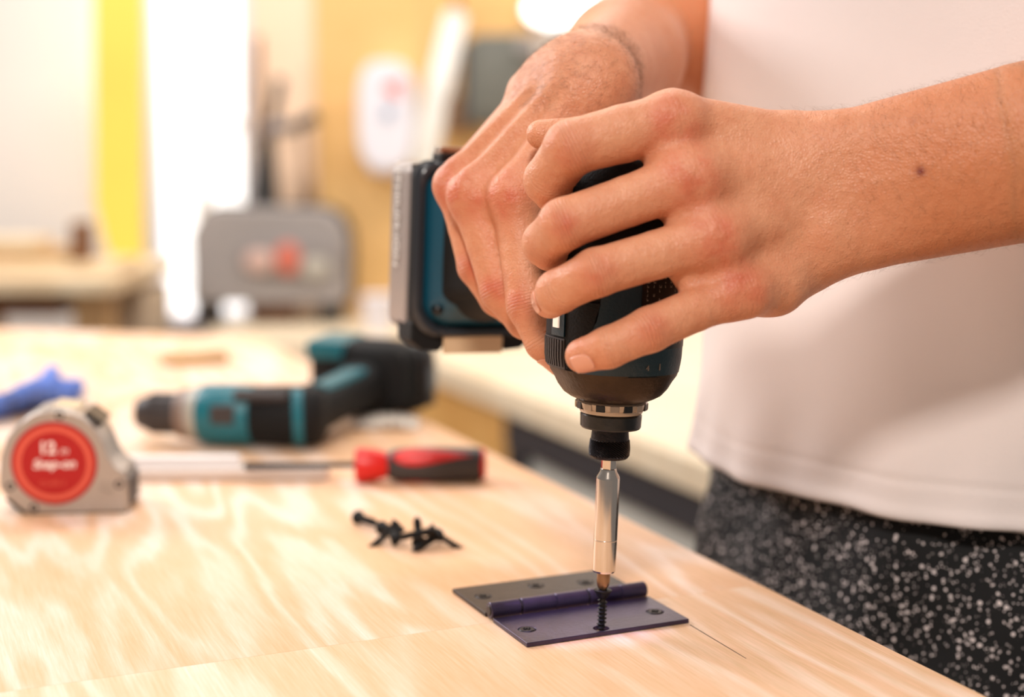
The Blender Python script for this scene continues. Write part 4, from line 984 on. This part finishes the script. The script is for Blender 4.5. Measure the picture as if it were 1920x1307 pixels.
off = 0; Vs = []; Qs = []
for V, Q in ((VL, QL), (VR, QR), (VU, QU), (VV, QV), (VT, QT)): Vs.append(V); Qs.append(Q+off); off += len(V)
VB = np.concatenate(Vs); QB = np.concatenate(Qs)
pr = thing('person', 'person in white t-shirt and black white-flecked shorts holding the driver in both hands', 'person', tuple(TC))
body_ = obj('body', VB, QB, M_SKIN, pr)
def attr(o, name, val):
    a = o.data.attributes.new(name, 'FLOAT', 'POINT'); a.data.foreach_set('value', np.asarray(val, np.float32))
red = np.zeros(len(VB)); cr = np.zeros(len(VB)); cmk = np.zeros(len(VB))
for p, s, w_ in JR: red = 1-(1-red)*(1-w_*np.exp(-((VB-p)**2).sum(1)/s**2))
for p, d, n, w_, s in JC:
    d = d/np.linalg.norm(d); q = VB-p; sl_ = q@d; m = w_*np.exp(-(sl_/s)**2)*(((q**2).sum(1)) < .0145**2)*np.clip((q@n)/.003+1.2, 0, 1); u = m > cmk
    cr[u] = sl_[u]*1000*2*math.pi/(1.5 if s < .006 else 2.2); cmk[u] = m[u]
attr(body_, 'red', np.clip(red, 0, 1)); attr(body_, 'crease', cr); attr(body_, 'crease_mask', cmk)
ax_ = (lerp(fU, fL, .5)-lerp(wU, wL, .5)); ax_ /= np.linalg.norm(ax_)
tn = np.clip(((VB-lerp(wU, wL, .5))@ax_+.012)/.05, 0, 1)*.62; tn[len(VL):len(VL)+len(VR)] = 0; tn[len(VL)+len(VR):] = .6
relb = np.clip(((VR-lerp(wr0, wr1, .5))@((el-wr0)/np.linalg.norm(el-wr0)))/.08, 0, 1)*.35; tn[len(VL):len(VL)+len(VR)] = relb
attr(body_, 'tan', tn)
def hitL(px, py):                                            # nearest point of the left arm seen at a pixel
    d = FW+RT*(px-CX)/FPX-UPV*(py-CY)/FPX; q = VL-CAMP; D = q@FW; e = q-np.outer(D, d); k = (e**2).sum(1) < .0016**2
    i = np.where(k)[0]; return VL[i[np.argmin(D[i])]]
sp = hitL(1721, 326); attr(body_, 'scab', np.exp(-(((VB-sp)**2).sum(1))/.0019**2)*1.0+.25*np.exp(-(((VB-hitL(1708, 222))**2).sum(1))/.0015**2))
# nails
def nail(fn, tip, along_, nrm, wd, ln, back_=.0):
    along_ = along_/np.linalg.norm(along_); nrm = nrm-along_*(nrm@along_); nrm /= np.linalg.norm(nrm); sd_ = np.cross(along_, nrm)
    nu, nv = 12, 12; pts = []
    for i in range(nv+1):
        for j in range(nu+1):
            v = i/nv*2-1; u = j/nu*2-1; wv = wd*math.sqrt(max(.08, 1-abs(min(0, v))**2.4*.9)) if v < 0 else wd*(1-.12*v*v)
            pts.append(tip+sd_*u*wv+along_*v*ln+nrm*.013)
    p = np.array(pts); p0 = p.copy()
    for _ in range(40): p = p-np.outer(np.clip(fn(p)-.00025, -.002, .002), nrm)
    F = [(i*(nu+1)+j, i*(nu+1)+j+1, (i+1)*(nu+1)+j+1, (i+1)*(nu+1)+j) for i in range(nv) for j in range(nu)]
    o = obj('fingernail', p, F, M_NAIL, pr); s_ = o.modifiers.new('t', 'SOLIDIFY'); s_.thickness = .0005; s_.offset = 0
j = L_['pinky']; nail(LH, lerp(j[2], j[3], .80), j[3]-j[2], TOCAM(j[3])*.8+np.array([-.25, 0, -.55]), .0042, .0048)
j = L_['ring']; nail(LH, lerp(j[2], j[3], .8)+[-.001, 0, 0], j[3]-lerp(j[1], j[2], .6), TOCAM(j[3])*.35+np.array([-.9, 0, -.3]), .0046, .0042)
j = R_['index']; nail(RH, lerp(j[2], j[3], .7), j[3]-j[2], TOCAM(j[3])*.5+np.array([-.4, 0, -.7]), .0048, .0052)
# body hair on the forearm and the backs of the hands
def hairs(pool, fn, n, dirv, L0, L1, rad, lift, wfun):
    global hv, hf
    w_ = wfun(pool); w_ = w_/w_.sum(); ii = rng.choice(len(pool), n, p=w_)
    base = pool[ii]; e = .0005; g = np.stack([fn(base+d)-fn(base-d) for d in np.eye(3)*e], 1); g /= np.linalg.norm(g, axis=1)[:, None]
    for b, nrm in zip(base, g):
        d = dirv+rng.normal(0, .38, 3); d -= nrm*(d@nrm); d /= np.linalg.norm(d)+1e-9; ln = rng.uniform(L0, L1); sd_ = np.cross(d, nrm)*rad; pts = []
        for k in range(4):
            t = k/3; pts.append(b-nrm*.0003+nrm*ln*lift*math.sin(t*2.0)+d*ln*t)
        k0 = len(hv)
        for k, p in enumerate(pts): f = (1-k/3.2); hv.extend([p-sd_*f, p+sd_*f, p+nrm*rad*1.5*f])
        for k in range(3):
            a = k0+k*3
            for m in range(3): hf.append((a+m, a+(m+1) % 3, a+3+(m+1) % 3, a+3+m))
hv = []; hf = []
cl_ = lerp(wU, wL, .5)
hairs(VL, LH, 2600, -ax_*.25+np.array([-.1, 0, .55]), .003, .0075, .000030, .35, lambda V: np.clip(((V-cl_)@ax_+.02)/.03, 0, 1)*(V[:, 1] < .66)*(.25+np.clip((V[:, 2]-(Z0+.27))/.03, 0, 1.6)))
hairs(VL, LH, 500, np.array([-.4, 0, -.6]), .002, .004, .000022, .25, lambda V: 1.0*(np.abs((V-cl_)@ax_+.03) < .03)*(V[:, 1] < .64))
wc = lerp(wr0, wr1, .35)
hairs(VR, RH, 2600, np.array([-.45, -.1, -.35]), .003, .0065, .000030, .4, lambda V: 1.0*(((V-wc)**2).sum(1) < .034**2)*(V[:, 1] < wc[1]+.018))
hairs(VR, RH, 600, np.array([.5, 0, .6]), .002, .0045, .000026, .5, lambda V: 1.0*(((V-(wc+[.012, .012, .012]))**2).sum(1) < .020**2))
hr_ = obj('arm_hair', hv, np.array(hf), M_HAIR, pr); hr_['kind'] = 'stuff'
# ------------------------------------------------------------------ clothes
def ringpt(th, z, a, b, c=TC): return np.array([c[0], c[1], 0])+EP*a*np.cos(th)[:, None]+NP_*b*np.sin(th)[:, None]+np.array([0, 0, 1])*z
def cloth(name, zs, af, m, folds, parent, thick=.0012, N=220):
    t = np.linspace(0, 2*np.pi, N, endpoint=False); V = []
    for z in zs:
        a, b = af(z); f = folds(t, z); V.append(ringpt(t, z, a, b)+(EP*np.cos(t)[:, None]+NP_*np.sin(t)[:, None])*f[:, None])
    n = len(zs); V = np.concatenate(V); F = [(i*N+j, i*N+(j+1) % N, (i+1)*N+(j+1) % N, (i+1)*N+j) for i in range(n-1) for j in range(N)]
    o = obj(name, V, np.array(F), m, parent); s_ = o.modifiers.new('t', 'SOLIDIFY'); s_.thickness = thick; s_.offset = -1; return o
HEM = Z0+.027
def shirt_af(z):
    h = z-HEM; return (np.interp(h, [0, .1, .3, .45, .52, .58], [.185, .180, .190, .200, .170, .075]), np.interp(h, [0, .1, .3, .45, .52, .58], [.145, .146, .140, .126, .092, .065]))
def shirt_f(t, z):
    h = z-HEM; k = np.clip(1-h/.30, .15, 1)
    f = .0035*np.sin(5*t+1.2+h*9)*k+.0026*np.sin(11*t+.4-h*16)*k+.0014*np.sin(23*t+h*30)*np.clip(1-h/.06, 0, 1)+.003*np.sin(3*t+h*22)
    return f-.0006*(np.exp(-((h-.021)/.0012)**2))+.0010*np.exp(-((h-.003)/.004)**2)
M_SHIRT = mat('white_cotton', (238, 228, 224), .85, bump=.25, bscale=1400, var=.02, vscale=12, Sheen_Weight=.15)
zs = np.concatenate([HEM+np.linspace(0, .05, 26), HEM+np.linspace(.056, .60, 70)])
shirt = cloth('t_shirt', zs, shirt_af, M_SHIRT, shirt_f, pr)
for sgn, sh, e_ in ((1, shR, el+[.036, .035, .006]), (-1, shLp, eLm)):
    d = e_-sh; d /= np.linalg.norm(d); u = np.cross(d, [0, 1, 0]); u /= np.linalg.norm(u); v = np.cross(d, u); rs_l = []
    t = np.linspace(0, 2*np.pi, 60, endpoint=False)
    for s_, r in ((-.03, .075), (.02, .078), (.08, .074), (.15, .072)):
        rs_l.append(sh+d*s_+np.outer(np.cos(t), u)*r+np.outer(np.sin(t), v)*r+np.outer(.003*np.sin(7*t+s_*40), u))
    o = MB().loft(rs_l, False).build('sleeve', M_SHIRT, pr); q_ = o.modifiers.new('t', 'SOLIDIFY'); q_.thickness = .0012
def shorts_mat():
    m = bpy.data.materials.new('flecked_shorts'); m.use_nodes = True; nt = m.node_tree; N = nt.nodes; L = nt.links; b = N['Principled BSDF']; b.inputs['Roughness'].default_value = .8
    g = N.new('ShaderNodeNewGeometry'); cur = None
    nz = N.new('ShaderNodeTexNoise'); nz.inputs['Scale'].default_value = 420; L.new(g.outputs['Position'], nz.inputs['Vector'])
    ad = N.new('ShaderNodeVectorMath'); ad.operation = 'MULTIPLY_ADD'; L.new(nz.outputs['Color'], ad.inputs[0]); ad.inputs[1].default_value = (.0016,)*3; L.new(g.outputs['Position'], ad.inputs[2])
    for sc_, r0, keep in ((340, .39, .48), (600, .39, .54), (240, .31, .28)):
        v = N.new('ShaderNodeTexVoronoi'); v.inputs['Scale'].default_value = sc_; L.new(ad.outputs[0], v.inputs['Vector'])
        sp_ = N.new('ShaderNodeSeparateColor'); L.new(v.outputs['Color'], sp_.inputs[0])
        th = N.new('ShaderNodeMath'); th.operation = 'MULTIPLY'; L.new(sp_.outputs[0], th.inputs[0]); th.inputs[1].default_value = r0
        kp = N.new('ShaderNodeMath'); kp.operation = 'LESS_THAN'; L.new(sp_.outputs[1], kp.inputs[0]); kp.inputs[1].default_value = keep
        lt_ = N.new('ShaderNodeMath'); lt_.operation = 'LESS_THAN'; L.new(v.outputs['Distance'], lt_.inputs[0]); L.new(th.outputs[0], lt_.inputs[1])
        ml = N.new('ShaderNodeMath'); ml.operation = 'MULTIPLY'; L.new(kp.outputs[0], ml.inputs[0]); L.new(lt_.outputs[0], ml.inputs[1])
        if cur is None: cur = ml.outputs[0]
        else:
            mx = N.new('ShaderNodeMath'); mx.operation = 'MAXIMUM'; L.new(cur, mx.inputs[0]); L.new(ml.outputs[0], mx.inputs[1]); cur = mx.outputs[0]
    c = N.new('ShaderNodeMix'); c.data_type = 'RGBA'; c.inputs[6].default_value = lin((9, 9, 11)); c.inputs[7].default_value = lin((240, 226, 222)); L.new(cur, c.inputs[0]); L.new(c.outputs[2], b.inputs['Base Color'])
    bp = N.new('ShaderNodeBump'); bp.inputs['Strength'].default_value = .2; bp.inputs['Distance'].default_value = .001; L.new(nz.outputs['Fac'], bp.inputs['Height']); L.new(bp.outputs[0], b.inputs['Normal'])
    return m
def sh_af(z):
    h = HEM+.05-z; return (np.interp(h, [0, .1, .2, .45], [.168, .178, .194, .200]), np.interp(h, [0, .1, .2, .45], [.122, .140, .154, .154]))
def sh_f(t, z):
    h = HEM+.05-z; return .003*np.sin(6*t+h*18)+.0025*np.sin(13*t-h*30)+.002*np.sin(4*t+h*60)
cloth('shorts', HEM+.05-np.linspace(0, .42, 60), sh_af, shorts_mat(), sh_f, pr, N=200)
# ------------------------------------------------------------------ crumpled blue glove and clear film
GV = SDF()
def Tg(px, py, z): return T(px, py, z)
GV.add([(Tg(40, 752, .008), Tg(100, 728, .010), .008, .009), (Tg(-40, 772, .010), Tg(40, 752, .008), .009, .008)], .006, .006)
GV.add([(Tg(95, 728, .012), Tg(152, 722, .008), .009, .005), (Tg(90, 725, .016), Tg(98, 696, .020), .007, .005), (Tg(60, 742, .014), Tg(140, 738, .006), .007, .0055), (Tg(30, 745, .016), Tg(85, 715, .014), .007, .006), (Tg(0, 755, .018), Tg(60, 730, .022), .006, .006)], .003, .004)
class Crumple:
    lo = GV.lo; hi = GV.hi
    def __call__(s, p): return GV(p)+.0016*np.sin(p[:, 0]*420+p[:, 2]*300)*np.sin(p[:, 1]*330+p[:, 0]*200)+.0008*np.sin(p[:, 0]*900-p[:, 1]*700)
cg = Crumple(); V, Q = surface(cg, np.min(GV.lo, 0), np.max(GV.hi, 0), .0022); V[:, 2] = np.maximum(V[:, 2], Z0+.0003)
o = obj('work_glove', V, Q, M_BLUE); tag(o, 'crumpled blue rubber glove on the workbench at the left edge', 'glove')
V = []; F = []; c = T(725, 800, .0); n = 26
for i in range(n+1):
    for j in range(n+1):
        x, y = (i/n-.5)*.05, (j/n-.5)*.035
        V.append(c+[x, y, .0012+.0075*abs(math.sin(i*.9+j*.35)*math.cos(j*.8-i*.2))*(1-(2*i/n-1)**2*.6)])
F = [(i*(n+1)+j, (i+1)*(n+1)+j, (i+1)*(n+1)+j+1, i*(n+1)+j+1) for i in range(n) for j in range(n)]
o = obj('plastic_film', V, F, mat('clear_film', (236, 226, 212), .15, Transmission_Weight=.35), None, smooth=True); s_ = o.modifiers.new('t', 'SOLIDIFY'); s_.thickness = .0006
tag(o, 'small crumpled pale plastic film on workbench below the lying drill battery', 'wrapper')
